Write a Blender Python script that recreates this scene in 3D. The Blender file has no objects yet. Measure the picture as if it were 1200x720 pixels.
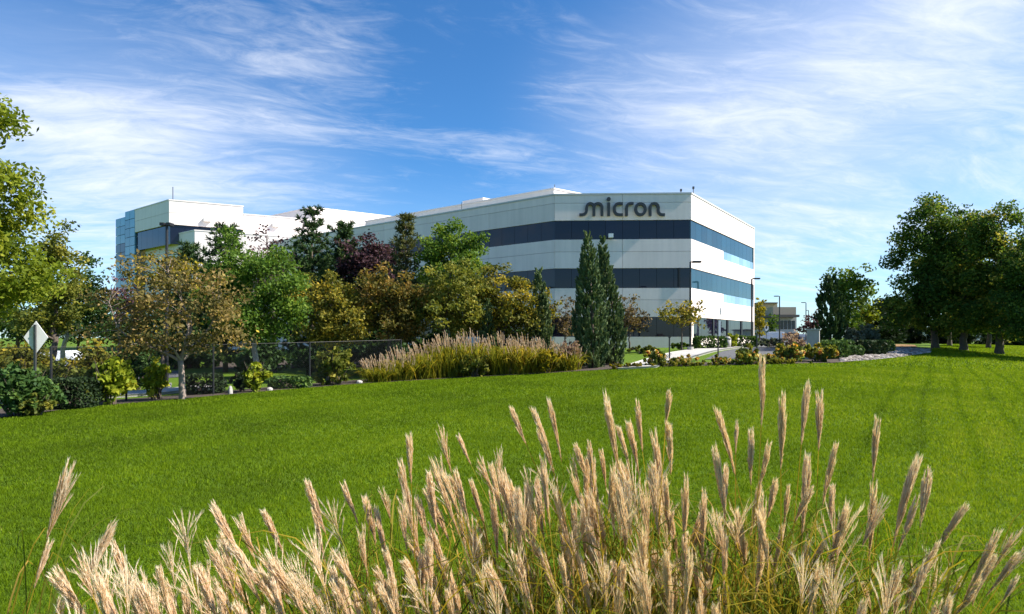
import bpy, math, random
import numpy as np
from mathutils import Vector, Matrix

# ------------------------------------------------------------------ camera, sky, sun, exposure
SC = bpy.context.scene
COL = SC.collection
F, CX, HY, EYE = 700.0, 600.0, 396.0, 2.0          # focal length and horizon in photo pixels, eye height in metres
rng = np.random.default_rng(11)
random.seed(11)

cam_d = bpy.data.cameras.new('camera')
cam = bpy.data.objects.new('camera', cam_d)
COL.objects.link(cam)
cam.location = (0, 0, EYE)
cam.rotation_euler = (math.radians(90), 0, 0)
cam_d.sensor_width = 36.0
cam_d.lens = F / 1200.0 * 36.0
cam_d.shift_y = 36.0 / 1200.0
cam_d.clip_start = 0.05
cam_d.clip_end = 6000
SC.camera = cam

SUN_EL = math.radians(43)
SUN_AZ = math.radians(94.5)                          # clockwise from +Y (straight ahead): from the right, a little behind the camera
S = Vector((math.sin(SUN_AZ) * math.cos(SUN_EL), math.cos(SUN_AZ) * math.cos(SUN_EL), math.sin(SUN_EL)))
SUN_STRENGTH = 5.0
SKY_STRENGTH = 0.112
SC.view_settings.view_transform = 'Standard'
SC.view_settings.look = 'None'
SC.view_settings.gamma = 1.0
SC.view_settings.use_curve_mapping = False
SC.view_settings.exposure = 1.15
SC.cycles.use_denoising = True
SC.cycles.max_bounces = 6
SC.cycles.transparent_max_bounces = 8
SC.cycles.caustics_reflective = False
SC.cycles.caustics_refractive = False

sun_d = bpy.data.lights.new('sun', 'SUN')
sun_d.energy = SUN_STRENGTH
sun_d.angle = math.radians(0.53)
sun_d.color = (1.0, 0.945, 0.86)
sun = bpy.data.objects.new('sun', sun_d)
COL.objects.link(sun)
sun.rotation_euler = S.to_track_quat('Z', 'Y').to_euler()

world = bpy.data.worlds.new('World')
SC.world = world
world.use_nodes = True


class NT:
    """small helper to write node trees"""
    def __init__(self, tree):
        self.t = tree
        tree.nodes.clear()

    def n(self, typ, **kw):
        nd = self.t.nodes.new(typ)
        for k, v in kw.items():
            if k.startswith('i_'):
                key = k[2:]
                key = int(key) if key.isdigit() else key.replace('_', ' ')
                self.set(nd.inputs[key], v)
            else:
                setattr(nd, k, v)
        return nd

    def set(self, inp, v):
        if hasattr(v, 'is_output') or isinstance(v, bpy.types.NodeSocket):
            self.t.links.new(v, inp)
        else:
            inp.default_value = v

    def math(self, op, a, b=None, c=None, clamp=False):
        nd = self.t.nodes.new('ShaderNodeMath')
        nd.operation = op
        nd.use_clamp = clamp
        self.set(nd.inputs[0], a)
        if b is not None: self.set(nd.inputs[1], b)
        if c is not None: self.set(nd.inputs[2], c)
        return nd.outputs[0]

    def vmath(self, op, a, b=None):
        nd = self.t.nodes.new('ShaderNodeVectorMath')
        nd.operation = op
        self.set(nd.inputs[0], a)
        if b is not None: self.set(nd.inputs[1], b)
        return nd.outputs['Value'] if op in ('DOT_PRODUCT', 'LENGTH', 'DISTANCE') else nd.outputs[0]

    def comb(self, x, y, z):
        nd = self.t.nodes.new('ShaderNodeCombineXYZ')
        for i, v in enumerate((x, y, z)): self.set(nd.inputs[i], v)
        return nd.outputs[0]

    def noise(self, vec, scale, detail=3, rough=0.55, dist=0.0, lac=2.0):
        nd = self.t.nodes.new('ShaderNodeTexNoise')
        self.set(nd.inputs['Vector'], vec)
        nd.inputs['Scale'].default_value = scale
        nd.inputs['Detail'].default_value = detail
        nd.inputs['Roughness'].default_value = rough
        nd.inputs['Lacunarity'].default_value = lac
        nd.inputs['Distortion'].default_value = dist
        return nd.outputs['Fac']

    def maprange(self, v, a, b, c=0.0, d=1.0, smooth=True):
        nd = self.t.nodes.new('ShaderNodeMapRange')
        nd.interpolation_type = 'SMOOTHSTEP' if smooth else 'LINEAR'
        self.set(nd.inputs[0], v)
        for i, q in enumerate((a, b, c, d)): self.set(nd.inputs[i + 1], q)
        return nd.outputs[0]

    def ramp(self, fac, stops):
        nd = self.t.nodes.new('ShaderNodeValToRGB')
        cr = nd.color_ramp
        while len(cr.elements) < len(stops): cr.elements.new(0.5)
        for e, (p, c) in zip(cr.elements, stops):
            e.position = p
            e.color = (*c, 1)
        self.set(nd.inputs[0], fac)
        return nd.outputs[0]

    def mix(self, fac, a, b, blend='MIX'):
        nd = self.t.nodes.new('ShaderNodeMix')
        nd.data_type = 'RGBA'
        nd.blend_type = blend
        self.set(nd.inputs[0], fac)
        self.set(nd.inputs[6], a if not isinstance(a, tuple) else (*a, 1))
        self.set(nd.inputs[7], b if not isinstance(b, tuple) else (*b, 1))
        return nd.outputs[2]


def pix_dir(px, py):
    return Vector(((px - CX) / F, 1.0, (HY - py) / F)).normalized()


def build_world():
    w = NT(world.node_tree)
    out = w.n('ShaderNodeOutputWorld')
    bg = w.n('ShaderNodeBackground')
    sky = w.n('ShaderNodeTexSky')
    sky.sky_type = 'NISHITA'
    sky.sun_disc = False
    sky.sun_elevation = SUN_EL
    sky.sun_rotation = SUN_AZ
    sky.altitude = 900
    sky.air_density = 1.0
    sky.dust_density = 0.8
    sky.ozone_density = 2.6
    d = w.n('ShaderNodeTexCoord').outputs['Generated']
    d = w.vmath('NORMALIZE', d)
    sep = w.n('ShaderNodeSeparateXYZ', i_0=d)
    x, y, z = sep.outputs
    zz = w.math('ADD', w.math('MAXIMUM', z, 0.0), 0.16)
    # cirrus sheet: the direction projected on a high flat layer
    u = w.math('DIVIDE', x, zz)
    v = w.math('DIVIDE', y, zz)
    flow = w.noise(w.comb(w.math('MULTIPLY', u, 0.5), w.math('MULTIPLY', v, 0.5), 3.1), 1.0, 2, 0.5)
    flow = w.math('MULTIPLY', w.math('SUBTRACT', flow, 0.5), 0.8)
    # the streaks run roughly left to right and a little away
    a = math.radians(14)
    s1 = w.math('ADD', w.math('MULTIPLY', u, math.cos(a)), w.math('MULTIPLY', v, math.sin(a)))
    s2 = w.math('SUBTRACT', w.math('MULTIPLY', v, math.cos(a)), w.math('MULTIPLY', u, math.sin(a)))
    s2 = w.math('ADD', s2, flow)
    streak = w.noise(w.comb(w.math('MULTIPLY', s1, 0.85), w.math('MULTIPLY', s2, 3.2), 0.7), 1.0, 9, 0.62, 0.5)
    fine = w.noise(w.comb(w.math('MULTIPLY', s1, 4.5), w.math('MULTIPLY', s2, 10.0), 4.7), 1.0, 7, 0.68, 0.9)
    tex = w.math('ADD', w.math('MULTIPLY', streak, 0.62), w.math('MULTIPLY', fine, 0.38))
    # where the cloud sheet is thick: broad noise over the whole sky plus the banks seen in the photograph
    cover = w.math('MULTIPLY', w.math('SUBTRACT', w.noise(w.comb(u, v, 9.0), 0.45, 3, 0.5), 0.5), 0.30)
    banks = [(150, 165, .20, .23), (300, 135, .16, .09), (60, 245, .22, .16), (250, 235, .20, .05), (30, 110, .10, .10),
             (120, 2, .12, .06), (610, 180, .12, .10), (560, 205, .16, .05), (1090, 20, .17, .14), (1000, 175, .42, .07), (820, 180, .20, .08),
             (960, 110, .30, .03), (1130, 180, .20, .04), (745, 10, .035, .07), (950, 290, .13, .12), (860, 60, .14, .05),
             (540, 60, .20, -.20), (40, 50, .12, -.10), (480, 250, .16, -.06), (320, 190, .30, .03), (560, 100, .14, -.10)]
    banks = [(a, b, c, e * .62) for a, b, c, e in banks]
    for px, py, rad, amp in banks:
        c = pix_dir(px, py)
        df = w.vmath('SUBTRACT', d, tuple(c))
        sc_ = w.vmath('MULTIPLY', df, (1.0, 1.0, 1.9))
        r = w.vmath('LENGTH', sc_)
        g = w.maprange(r, rad, 0.0, 0.0, amp)
        cover = w.math('ADD', cover, g)
    dens = w.math('ADD', tex, cover)
    dens = w.maprange(dens, 0.47, 0.89, 0.0, 0.78)
    # thin even veil of high cloud, thicker low down
    veil = w.maprange(z, 0.30, 0.02, 0.0, 0.24)
    for px, py, rad, amp in ((1010, 170, .55, .42), (140, 190, .42, .36), (860, 120, .40, .18), (1090, 20, .22, .26)):
        df = w.vmath('SUBTRACT', d, tuple(pix_dir(px, py)))
        r = w.vmath('LENGTH', w.vmath('MULTIPLY', df, (1.0, 1.0, 1.7)))
        veil = w.math('ADD', veil, w.maprange(r, rad, 0.0, 0.0, amp))
    veil = w.math('MULTIPLY', veil, w.maprange(tex, 0.3, 0.7, 0.55, 1.3, False))
    dens = w.math('MAXIMUM', dens, 0.0)
    dens = w.math('SUBTRACT', 1.0, w.math('MULTIPLY', w.math('SUBTRACT', 1.0, dens), w.math('SUBTRACT', 1.0, veil, clamp=True)), clamp=True)
    skyc = sky.outputs[0]
    grade = w.n('ShaderNodeHueSaturation', i_Saturation=1.15, i_Color=skyc).outputs[0]
    grade = w.mix(1.0, grade, (0.41, 0.655, 0.79), 'MULTIPLY')
    col = w.mix(dens, grade, (4.6, 4.75, 5.05))
    w.set(bg.inputs['Color'], col)
    bg.inputs['Strength'].default_value = SKY_STRENGTH
    w.t.links.new(bg.outputs[0], out.inputs[0])


build_world()

# ------------------------------------------------------------------ helpers
ORG = {}


def X(px, d): return (px - CX) / F * d
def Zp(py, d): return EYE + (HY - py) / F * d


def setp(o, label=None, cat=None, group=None, kind=None):
    if label: o['label'] = label
    if cat: o['category'] = cat
    if group: o['group'] = group
    if kind: o['kind'] = kind
    return o


def thing(name, label, cat, loc, group=None):
    o = bpy.data.objects.new(name, None)
    o.empty_display_size = 0.2
    COL.objects.link(o)
    o.location = loc
    ORG[o] = np.array(loc, float)
    return setp(o, label, cat, group)


def raw_mesh(name, V, faces=None, quads=None, tris=None, tint=None, smooth=False):
    me = bpy.data.meshes.new(name)
    V = np.asarray(V, float)
    if faces is not None:
        me.from_pydata(V.tolist(), [], faces)
    else:
        ls, li, n = [], [], 0
        if quads is not None and len(quads):
            q = np.asarray(quads, np.int32)
            li.append(q.ravel()); ls.append(np.arange(len(q), dtype=np.int32) * 4); n = len(q) * 4
        if tris is not None and len(tris):
            t = np.asarray(tris, np.int32)
            li.append(t.ravel()); ls.append(np.arange(len(t), dtype=np.int32) * 3 + n)
        li = np.concatenate(li); ls = np.concatenate(ls)
        me.vertices.add(len(V)); me.vertices.foreach_set('co', V.astype(np.float32).ravel())
        me.loops.add(len(li)); me.loops.foreach_set('vertex_index', li)
        me.polygons.add(len(ls)); me.polygons.foreach_set('loop_start', ls)
        me.update(calc_edges=True)
    if tint is not None:
        at_ = me.attributes.new('tint', 'FLOAT', 'POINT')
        at_.data.foreach_set('value', np.asarray(tint, np.float32))
    if smooth:
        me.polygons.foreach_set('use_smooth', np.ones(len(me.polygons), bool))
    return me


def link(name, me, mat, parent=None, offset=None):
    o = bpy.data.objects.new(name, me)
    COL.objects.link(o)
    if mat is not None and len(me.materials) == 0: me.materials.append(mat)
    if parent is not None: o.parent = parent
    if offset is not None: o.location = offset
    return o


def mk(name, V, mat, parent=None, faces=None, quads=None, tris=None, tint=None, smooth=False):
    """mesh given in world coordinates"""
    V = np.asarray(V, float)
    org = ORG.get(parent, np.zeros(3)) if parent is not None else np.zeros(3)
    me = raw_mesh(name, V - org, faces, quads, tris, tint, smooth)
    o = link(name, me, mat, parent)
    ORG[o] = org
    return o


BOXF = [(0, 1, 2, 3), (4, 7, 6, 5), (0, 4, 5, 1), (1, 5, 6, 2), (2, 6, 7, 3), (3, 7, 4, 0)]


def obox(c, u, n, w, t, h):
    """box: centre of the base c, along u (width w), along n (thickness t), height h"""
    c = np.asarray(c, float); u = np.asarray(u, float); n = np.asarray(n, float); k = np.array((0, 0, 1.0))
    V = []
    for z in (0, h):
        for a, b in ((-1, -1), (1, -1), (1, 1), (-1, 1)):
            V.append(c + u * a * w / 2 + n * b * t / 2 + k * z)
    return np.array(V), [(3, 2, 1, 0), (4, 5, 6, 7), (0, 1, 5, 4), (1, 2, 6, 5), (2, 3, 7, 6), (3, 0, 4, 7)]


UX, UY = (1, 0, 0), (0, 1, 0)


class MB:
    def __init__(self): self.V = []; self.F = []

    def add(self, V, Fc):
        o = sum(len(v) for v in self.V)
        self.V.append(np.asarray(V, float)); self.F += [tuple(i + o for i in f) for f in Fc]
        return self

    def box(self, c, w, t, h, u=UX, n=UY): return self.add(*obox(c, u, n, w, t, h))

    def tube(self, pts, rad, sides=8, cap=True):
        V, Fc = tube_vf(pts, rad, sides, cap)
        return self.add(V, Fc)

    def build(self, name, mat, parent=None, smooth=False):
        return mk(name, np.concatenate(self.V), mat, parent, faces=self.F, smooth=smooth)


def tube_vf(pts, rad, sides=8, cap=True):
    pts = np.asarray(pts, float); n = len(pts)
    rad = np.broadcast_to(np.asarray(rad, float), (n,))
    T = np.gradient(pts, axis=0)
    T /= np.linalg.norm(T, axis=1)[:, None] + 1e-9
    ref = np.where(np.abs(T[:, 2:3]) > 0.9, np.array([[1.0, 0, 0]]), np.array([[0, 0, 1.0]]))
    A = np.cross(T, ref); A /= np.linalg.norm(A, axis=1)[:, None] + 1e-9
    for i in range(1, n):
        if A[i] @ A[i - 1] < 0: A[i] = -A[i]
    B = np.cross(T, A)
    th = np.arange(sides) / sides * 2 * math.pi
    V = (pts[:, None] + rad[:, None, None] * (np.cos(th)[None, :, None] * A[:, None] + np.sin(th)[None, :, None] * B[:, None])).reshape(-1, 3)
    Fc = []
    for i in range(n - 1):
        for j in range(sides):
            k = (j + 1) % sides
            Fc.append((i * sides + j, i * sides + k, (i + 1) * sides + k, (i + 1) * sides + j))
    if cap:
        Fc.append(tuple(range(sides))[::-1]); Fc.append(tuple((n - 1) * sides + j for j in range(sides)))
    return V, Fc


# ------------------------------------------------------------------ materials
MATS = {}


def new_mat(name):
    m = bpy.data.materials.new(name)
    m.use_nodes = True
    return m, NT(m.node_tree)


def finish(t, shader):
    out = t.n('ShaderNodeOutputMaterial')
    t.t.links.new(shader, out.inputs[0])


def surf(name, col, rough=0.7, var=0.12, scale=3.0, bump=0.0, bscale=40.0, metal=0.0, spec=0.5, streak=0.0, coat=0.0):
    """plain surface with colour variation, weather streaks and fine relief"""
    if name in MATS: return MATS[name]
    m, t = new_mat(name)
    p = t.n('ShaderNodeBsdfPrincipled')
    co = t.n('ShaderNodeNewGeometry').outputs['Position']
    n1 = t.noise(co, scale, 5, 0.6)
    f = t.maprange(n1, 0.3, 0.7, 1 - var, 1 + var, False)
    if streak:
        sc_ = t.vmath('MULTIPLY', co, (2.2, 2.2, 0.16))
        f = t.math('MULTIPLY', f, t.maprange(t.noise(sc_, 1.0, 5, 0.6), 0.35, 0.7, 1.0, 1.0 - streak, False))
    if streak: f = t.math('MULTIPLY', f, t.maprange(t.n('ShaderNodeObjectInfo').outputs['Random'], 0, 1, .955, 1.045, False))
    t.set(p.inputs['Base Color'], t.mix(1.0, tuple(col), t.comb(f, f, f), 'MULTIPLY'))
    p.inputs['Roughness'].default_value = rough
    p.inputs['Metallic'].default_value = metal
    p.inputs['Specular IOR Level'].default_value = spec
    if coat: p.inputs['Coat Weight'].default_value = coat
    if bump:
        b = t.n('ShaderNodeBump', i_Strength=bump, i_Distance=0.02)
        t.set(b.inputs['Height'], t.noise(co, bscale, 4, 0.6))
        t.t.links.new(b.outputs[0], p.inputs['Normal'])
    finish(t, p.outputs[0])
    MATS[name] = m
    return m


def leafy(name, stops, trans=0.35, rough=0.6, spec=0.14, gain=1.0):
    """foliage coloured leaf by leaf through the tint attribute"""
    if name in MATS: return MATS[name]
    stops = [(p, tuple(min(.9, v * gain) for v in c)) for p, c in stops]
    m, t = new_mat(name)
    at_ = t.n('ShaderNodeAttribute', attribute_name='tint')
    c = t.ramp(at_.outputs['Fac'], stops)
    p = t.n('ShaderNodeBsdfPrincipled')
    t.set(p.inputs['Base Color'], c)
    p.inputs['Roughness'].default_value = rough
    p.inputs['Specular IOR Level'].default_value = spec
    tr = t.n('ShaderNodeBsdfTranslucent')
    t.set(tr.inputs['Color'], t.mix(1.0, c, (1.25, 1.2, 0.75), 'MULTIPLY'))
    mx = t.n('ShaderNodeMixShader')
    mx.inputs[0].default_value = trans
    t.t.links.new(p.outputs[0], mx.inputs[1]); t.t.links.new(tr.outputs[0], mx.inputs[2])
    finish(t, mx.outputs[0])
    MATS[name] = m
    return m


def glass_mat(name, col, rough=0.03, spec=0.5):
    m, t = new_mat(name)
    p = t.n('ShaderNodeBsdfPrincipled')
    oi = t.n('ShaderNodeObjectInfo').outputs['Random']
    f = t.maprange(oi, 0, 1, 0.75, 1.25, False)
    t.set(p.inputs['Base Color'], t.mix(1.0, tuple(col), t.comb(f, f, f), 'MULTIPLY'))
    p.inputs['Roughness'].default_value = rough
    p.inputs['Specular IOR Level'].default_value = spec
    co = t.n('ShaderNodeNewGeometry').outputs['Position']
    b = t.n('ShaderNodeBump', i_Strength=0.03, i_Distance=0.03)
    t.set(b.inputs['Height'], t.noise(co, 0.8, 2, 0.5))
    t.t.links.new(b.outputs[0], p.inputs['Normal'])
    finish(t, p.outputs[0])
    return m


M_bark = surf('bark_brown', (0.10, 0.075, 0.055), 0.9, 0.3, 9, 0.6, 60)
M_bark_pale = surf('bark_pale', (0.34, 0.29, 0.24), 0.85, 0.3, 9, 0.5, 60)
M_panel = surf('painted_precast', (0.86, 0.73, 0.665), 0.75, 0.035, 0.6, 0.08, 80, streak=0.10)
M_panel_white = surf('white_metal_panel', (0.80, 0.72, 0.68), 0.6, 0.03, 0.5, 0.04, 60, streak=0.07)
M_coping = surf('coping_metal', (0.55, 0.54, 0.52), 0.5, 0.06, 2)
M_core = surf('joint_sealant', (0.16, 0.155, 0.15), 0.9, 0.1, 2)
M_roof = surf('roof_membrane', (0.5, 0.5, 0.48), 0.9, 0.1, 1)
M_black = surf('black_paint', (0.014, 0.014, 0.016), 0.45, 0.15, 8)
M_letter = surf('charcoal_letter', (0.030, 0.032, 0.034), 0.45, 0.1, 6)
M_galv = surf('galvanised_steel', (0.10, 0.10, 0.10), 0.5, 0.15, 10, metal=0.6)
M_sign = surf('sign_back', (0.72, 0.72, 0.72), 0.5, 0.06, 8, metal=0.0)
M_conc = surf('concrete', (0.40, 0.38, 0.35), 0.9, 0.13, 2.5, 0.3, 70)
M_asph = surf('asphalt', (0.085, 0.085, 0.09), 0.92, 0.18, 3, 0.4, 120)
M_mulch = surf('mulch', (0.055, 0.038, 0.026), 0.95, 0.4, 14, 1.0, 45)
M_white = surf('white_paint', (0.78, 0.78, 0.77), 0.6, 0.05, 4)
M_glass = glass_mat('tinted_window_glass', (0.006, 0.007, 0.018), 0.03, 0.45)
M_glass_blue = glass_mat('blue_window_glass', (0.010, 0.040, 0.062), 0.04, 0.4)
M_glass_pale = glass_mat('pale_spandrel_glass', (0.22, 0.36, 0.50), 0.10, 0.5)
M_curtain = glass_mat('curtain_wall_glass', (0.10, 0.26, 0.36), 0.06, 0.6)

# ------------------------------------------------------------------ terrain
CTRL = [  # x, y, z
    (0, 0, 0), (-8, 1, -.1), (9, 1, .1), (0, 6, 0.02), (-7, 8, -.05), (7, 8, .15), (0, 14, .08), (10, 16, .35), (-30, 8, -.2), (30, 8, .1), (0, -20, -.1), (30, -20, -.1), (-30, -20, -.3)]
for px, d, z in [(-150, 14, -.1), (0, 15, -.08), (110, 18, -.11), (210, 20, -.06), (300, 22.5, -.06), (430, 26, 0), (540, 27.5, .075), (640, 27.5, .29), (700, 27.5, .49),
                 (760, 28, .60), (870, 29, .60), (980, 30, .69), (1040, 33, .84), (1090, 37, 1.05), (900, 18, .42), (1100, 22, .5), (1200, 30, .45),
                 (170, 23, -.38), (60, 26, -.4), (250, 40, -.25), (100, 50, -.3), (-100, 40, -.3), (400, 46, 0.0), (560, 40, .3), (660, 36, .6), (700, 52, 1.0), (780, 42, 1.0), (860, 50, 1.15),
                 (890, 70, 1.15), (905, 111, 1.45), (1095, 42, 1.35), (1128, 41, 1.22), (1170, 38, .95), (1200, 40, .75), (1060, 46, 1.5), (1000, 44, 1.2), (1150, 60, 1.3), (1300, 60, .8),
                 (300, 75, .3), (100, 90, .2), (600, 110, 1.2), (1100, 110, 1.4), (1250, 110, 1.0), (-150, 90, 0.0)]:
    CTRL.append((X(px, d), d, z))
CTRL = np.array(CTRL)


def _tps_u(r2): return 0.5 * r2 * np.log(r2 + 1e-9)


def _tps_fit():
    P = CTRL[:, :2]; n = len(P)
    K = _tps_u(((P[:, None] - P[None]) ** 2).sum(-1)) + np.eye(n) * 30.0
    Q = np.concatenate([np.ones((n, 1)), P], 1)
    A = np.zeros((n + 3, n + 3)); A[:n, :n] = K; A[:n, n:] = Q; A[n:, :n] = Q.T
    return np.linalg.solve(A, np.concatenate([CTRL[:, 2], np.zeros(3)]))


TPS = _tps_fit()


def ground(x, y):
    """height of the land"""
    x = np.asarray(x, float); y = np.asarray(y, float)
    sh = x.shape
    q = np.stack([x.ravel(), y.ravel()], 1)
    qc = np.stack([np.clip(q[:, 0], -75, 95), np.clip(q[:, 1], -25, 120)], 1)
    z = np.zeros(len(q))
    for i in range(0, len(q), 20000):
        s = qc[i:i + 20000]
        U = _tps_u(((s[:, None] - CTRL[None, :, :2]) ** 2).sum(-1))
        z[i:i + 20000] = U @ TPS[:-3] + TPS[-3] + s @ TPS[-2:]
    r = np.hypot(q[:, 0], np.maximum(q[:, 1] - 20, 0))
    t = np.clip((r - 60) / 60, 0, 1); t = t * t * (3 - 2 * t)
    z = z * (1 - t) + t * np.clip(0.8 + q[:, 0] * 0.006, 0.2, 1.4)
    return z.reshape(sh)


def g1(x, y): return float(ground(np.array([x]), np.array([y]))[0])


def graded(lo, hi, near, n):
    """coordinates from lo to hi that are dense around near"""
    t = np.linspace(-1, 1, n)
    a = np.sinh(t * 6.2) / math.sinh(6.2)
    return np.where(a < 0, near + a * (near - lo), near + a * (hi - near))


def build_ground():
    xs = graded(-3500, 3500, 0, 190); ys = graded(-600, 4500, 18, 180)
    gx, gy = np.meshgrid(xs, ys)
    V = np.stack([gx, gy, ground(gx, gy)], -1).reshape(-1, 3)
    nx, ny = len(xs), len(ys)
    i = np.arange(ny - 1)[:, None] * nx + np.arange(nx - 1)[None]
    q = np.stack([i, i + 1, i + nx + 1, i + nx], -1).reshape(-1, 4)
    m, t = new_mat('turf_soil')
    co = t.n('ShaderNodeNewGeometry').outputs['Position']
    fine = t.noise(co, 22, 5, 0.7)
    patch = t.noise(co, 0.7, 4, 0.6)
    mid = t.noise(co, 4.0, 4, 0.6)
    c = t.ramp(fine, [(0.25, (0.035, 0.062, 0.004)), (0.5, (0.075, 0.135, 0.007)), (0.78, (0.125, 0.200, 0.012))])
    c = t.mix(t.maprange(patch, 0.42, 0.72, 0, 0.5), c, (0.120, 0.170, 0.010))
    c = t.mix(t.maprange(mid, 0.5, 0.8, 0, 0.35), c, (0.03, 0.062, 0.005))
    p = t.n('ShaderNodeBsdfPrincipled')
    t.set(p.inputs['Base Color'], c)
    p.inputs['Roughness'].default_value = 0.95
    p.inputs['Specular IOR Level'].default_value = 0.15
    b = t.n('ShaderNodeBump', i_Strength=0.9, i_Distance=0.03)
    t.set(b.inputs['Height'], fine)
    t.t.links.new(b.outputs[0], p.inputs['Normal'])
    finish(t, p.outputs[0])
    setp(mk('ground', V, m, quads=q, smooth=True), 'gently rolling green ground reaching the horizon', 'ground', kind='structure')


build_ground()

# edge of the mown lawn as seen along each direction
EDGE = np.array([(-900, 12), (-300, 13.2), (0, 15), (110, 18), (210, 20), (300, 22.5), (430, 26), (540, 27.5), (700, 27.5), (760, 28), (870, 29), (980, 30), (1040, 33), (1090, 37), (1110, 60), (1250, 62), (1900, 62)], float)


def edge_d(px): return np.interp(px, EDGE[:, 0], EDGE[:, 1])


def drape(name, A, B, mat, label, cat, lift=0.03, nu=None, nv=8, kind='structure', thick=0.0):
    """sheet between two polylines of (px, d), laid over the land"""
    A = np.array([(X(p, d), d) for p, d in A]); B = np.array([(X(p, d), d) for p, d in B])
    nu = nu or 12 * len(A)

    def rs(P):
        s = np.concatenate([[0], np.cumsum(np.linalg.norm(np.diff(P, axis=0), axis=1))]); s /= s[-1]
        t = np.linspace(0, 1, nu)
        return np.stack([np.interp(t, s, P[:, 0]), np.interp(t, s, P[:, 1])], 1)
    a, b = rs(A), rs(B)
    w = np.linspace(0, 1, nv)[None, :, None]
    G = a[:, None] * (1 - w) + b[:, None] * w
    z = ground(G[..., 0], G[..., 1]) + lift
    V = np.concatenate([G, z[..., None]], -1).reshape(-1, 3)
    i = np.arange(nu - 1)[:, None] * nv + np.arange(nv - 1)[None]
    q = np.stack([i, i + 1, i + nv + 1, i + nv], -1).reshape(-1, 4)
    if thick:
        rim = [k * nv for k in range(nu)] + [(nu - 1) * nv + k for k in range(1, nv)] + [k * nv + nv - 1 for k in range(nu - 2, -1, -1)] + [k for k in range(nv - 2, 0, -1)]
        n0 = len(V); V = np.concatenate([V, V[rim] - [0, 0, thick]])
        m_ = len(rim)
        q = np.concatenate([q, [(rim[k], n0 + k, n0 + (k + 1) % m_, rim[(k + 1) % m_]) for k in range(m_)]])
    o = mk(name, V, mat, quads=q, smooth=not thick)
    return setp(o, label, cat, kind=kind)


# planting beds, walks and roads
drape('mulch_bed', [(p, edge_d(p) + .35) for p in np.linspace(-500, 440, 30)], [(p, edge_d(p) + 3.2) for p in np.linspace(-500, 440, 30)], M_mulch,
      'dark bark mulch bed under the shrubs along the lawn edge', 'mulch bed')
drape('mulch_bed', [(p, edge_d(p) + .35) for p in np.linspace(440, 728, 20)], [(p, edge_d(p) + 5.5) for p in np.linspace(440, 728, 20)], M_mulch,
      'dark mulch bed under the pink plumed grasses and junipers', 'mulch bed')
drape('mulch_bed', [(p, edge_d(p) + .35) for p in np.linspace(762, 1000, 20)], [(p, edge_d(p) + 2.6) for p in np.linspace(775, 1000, 20)], M_mulch,
      'dark mulch bed under the low flowering shrubs beside the walk', 'mulch bed')
drape('mulch_bed', [(250, 42), (360, 42), (480, 40), (640, 36)], [(250, 56), (360, 56), (480, 52), (640, 48)], M_mulch,
      'shaded mulch bed under the dense trees in front of the building', 'mulch bed')
drape('sidewalk', [(-200, 19.5), (60, 21.6), (180, 24), (250, 26.5)], [(-200, 21.3), (60, 23.6), (180, 26.2), (250, 28.8)], M_conc,
      'pale concrete walk behind the shrubs on the left', 'sidewalk', lift=0.10, thick=0.12)
drape('driveway', [(-300, 27), (60, 30), (210, 35)], [(-300, 34), (60, 37), (210, 41)], M_asph, 'grey asphalt driveway behind the left hand shrubs', 'driveway', lift=0.03)
drape('sidewalk', [(724, 27.7), (733, 29.5), (752, 33), (786, 40), (835, 49), (866, 57)], [(769, 28.0), (781, 30), (808, 34), (838, 41), (872, 49.5), (892, 57)], M_conc,
      'pale concrete walk curving up to the office entrance', 'sidewalk', lift=0.10, nv=10, thick=0.12)
drape('driveway', [(826, 33.5), (846, 41), (878, 50), (897, 60), (895, 84)], [(905, 33.5), (918, 41), (930, 50), (940, 62), (950, 84)], M_asph,
      'grey asphalt driveway beside the office building', 'driveway', lift=0.03)
drape('parking_lot', [(866, 82), (880, 150)], [(985, 82), (980, 150)], M_asph, 'far asphalt car park beyond the office', 'car park', lift=0.08, nv=14)
M_gravel = surf('gravel_bed', (0.40, 0.37, 0.34), 0.95, 0.3, 12, 1.0, 30)
drape('gravel_bed', [(985, 31.2), (1020, 32.2), (1055, 34.5), (1086, 37.2), (1092, 38.5)], [(985, 37), (1010, 40), (1035, 42), (1066, 42), (1086, 40.5)], M_gravel,
      'pale stone bed between hedges and lawn', 'stone bed', lift=0.03)
drape('mulch_bed', [(1022, 41.5), (1045, 43), (1075, 42.5)], [(1015, 47), (1040, 50), (1070, 49)], surf('dry_mulch', (0.22, 0.12, 0.035), 0.95, 0.35, 9, 0.8, 40),
      'orange brown mulch bed behind the pale stones', 'mulch bed', lift=0.035)


# ------------------------------------------------------------------ foliage
def unit(n):
    v = rng.normal(size=(n, 3)); return v / np.linalg.norm(v, axis=1)[:, None]


def leaf_geo(P, L, W, D=None, spread=1.0, fold=0.0):
    """rhombic leaves at P, length L, width W, along D (mixed with a random direction)"""
    n = len(P)
    d = unit(n)
    if D is not None: d = d * spread + D
    d /= np.linalg.norm(d, axis=1)[:, None] + 1e-9
    s = np.cross(d, unit(n)); s /= np.linalg.norm(s, axis=1)[:, None] + 1e-9
    L = np.broadcast_to(np.asarray(L, float), (n,))[:, None]; W = np.broadcast_to(np.asarray(W, float), (n,))[:, None]
    V = np.empty((n, 4, 3))
    V[:, 0] = P - d * L * 0.5
    V[:, 1] = P + s * W * 0.5 - d * L * 0.06
    V[:, 2] = P + d * L * 0.5
    V[:, 3] = P - s * W * 0.5 - d * L * 0.06
    return V.reshape(-1, 3), np.arange(n * 4, dtype=np.int32).reshape(n, 4)


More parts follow.
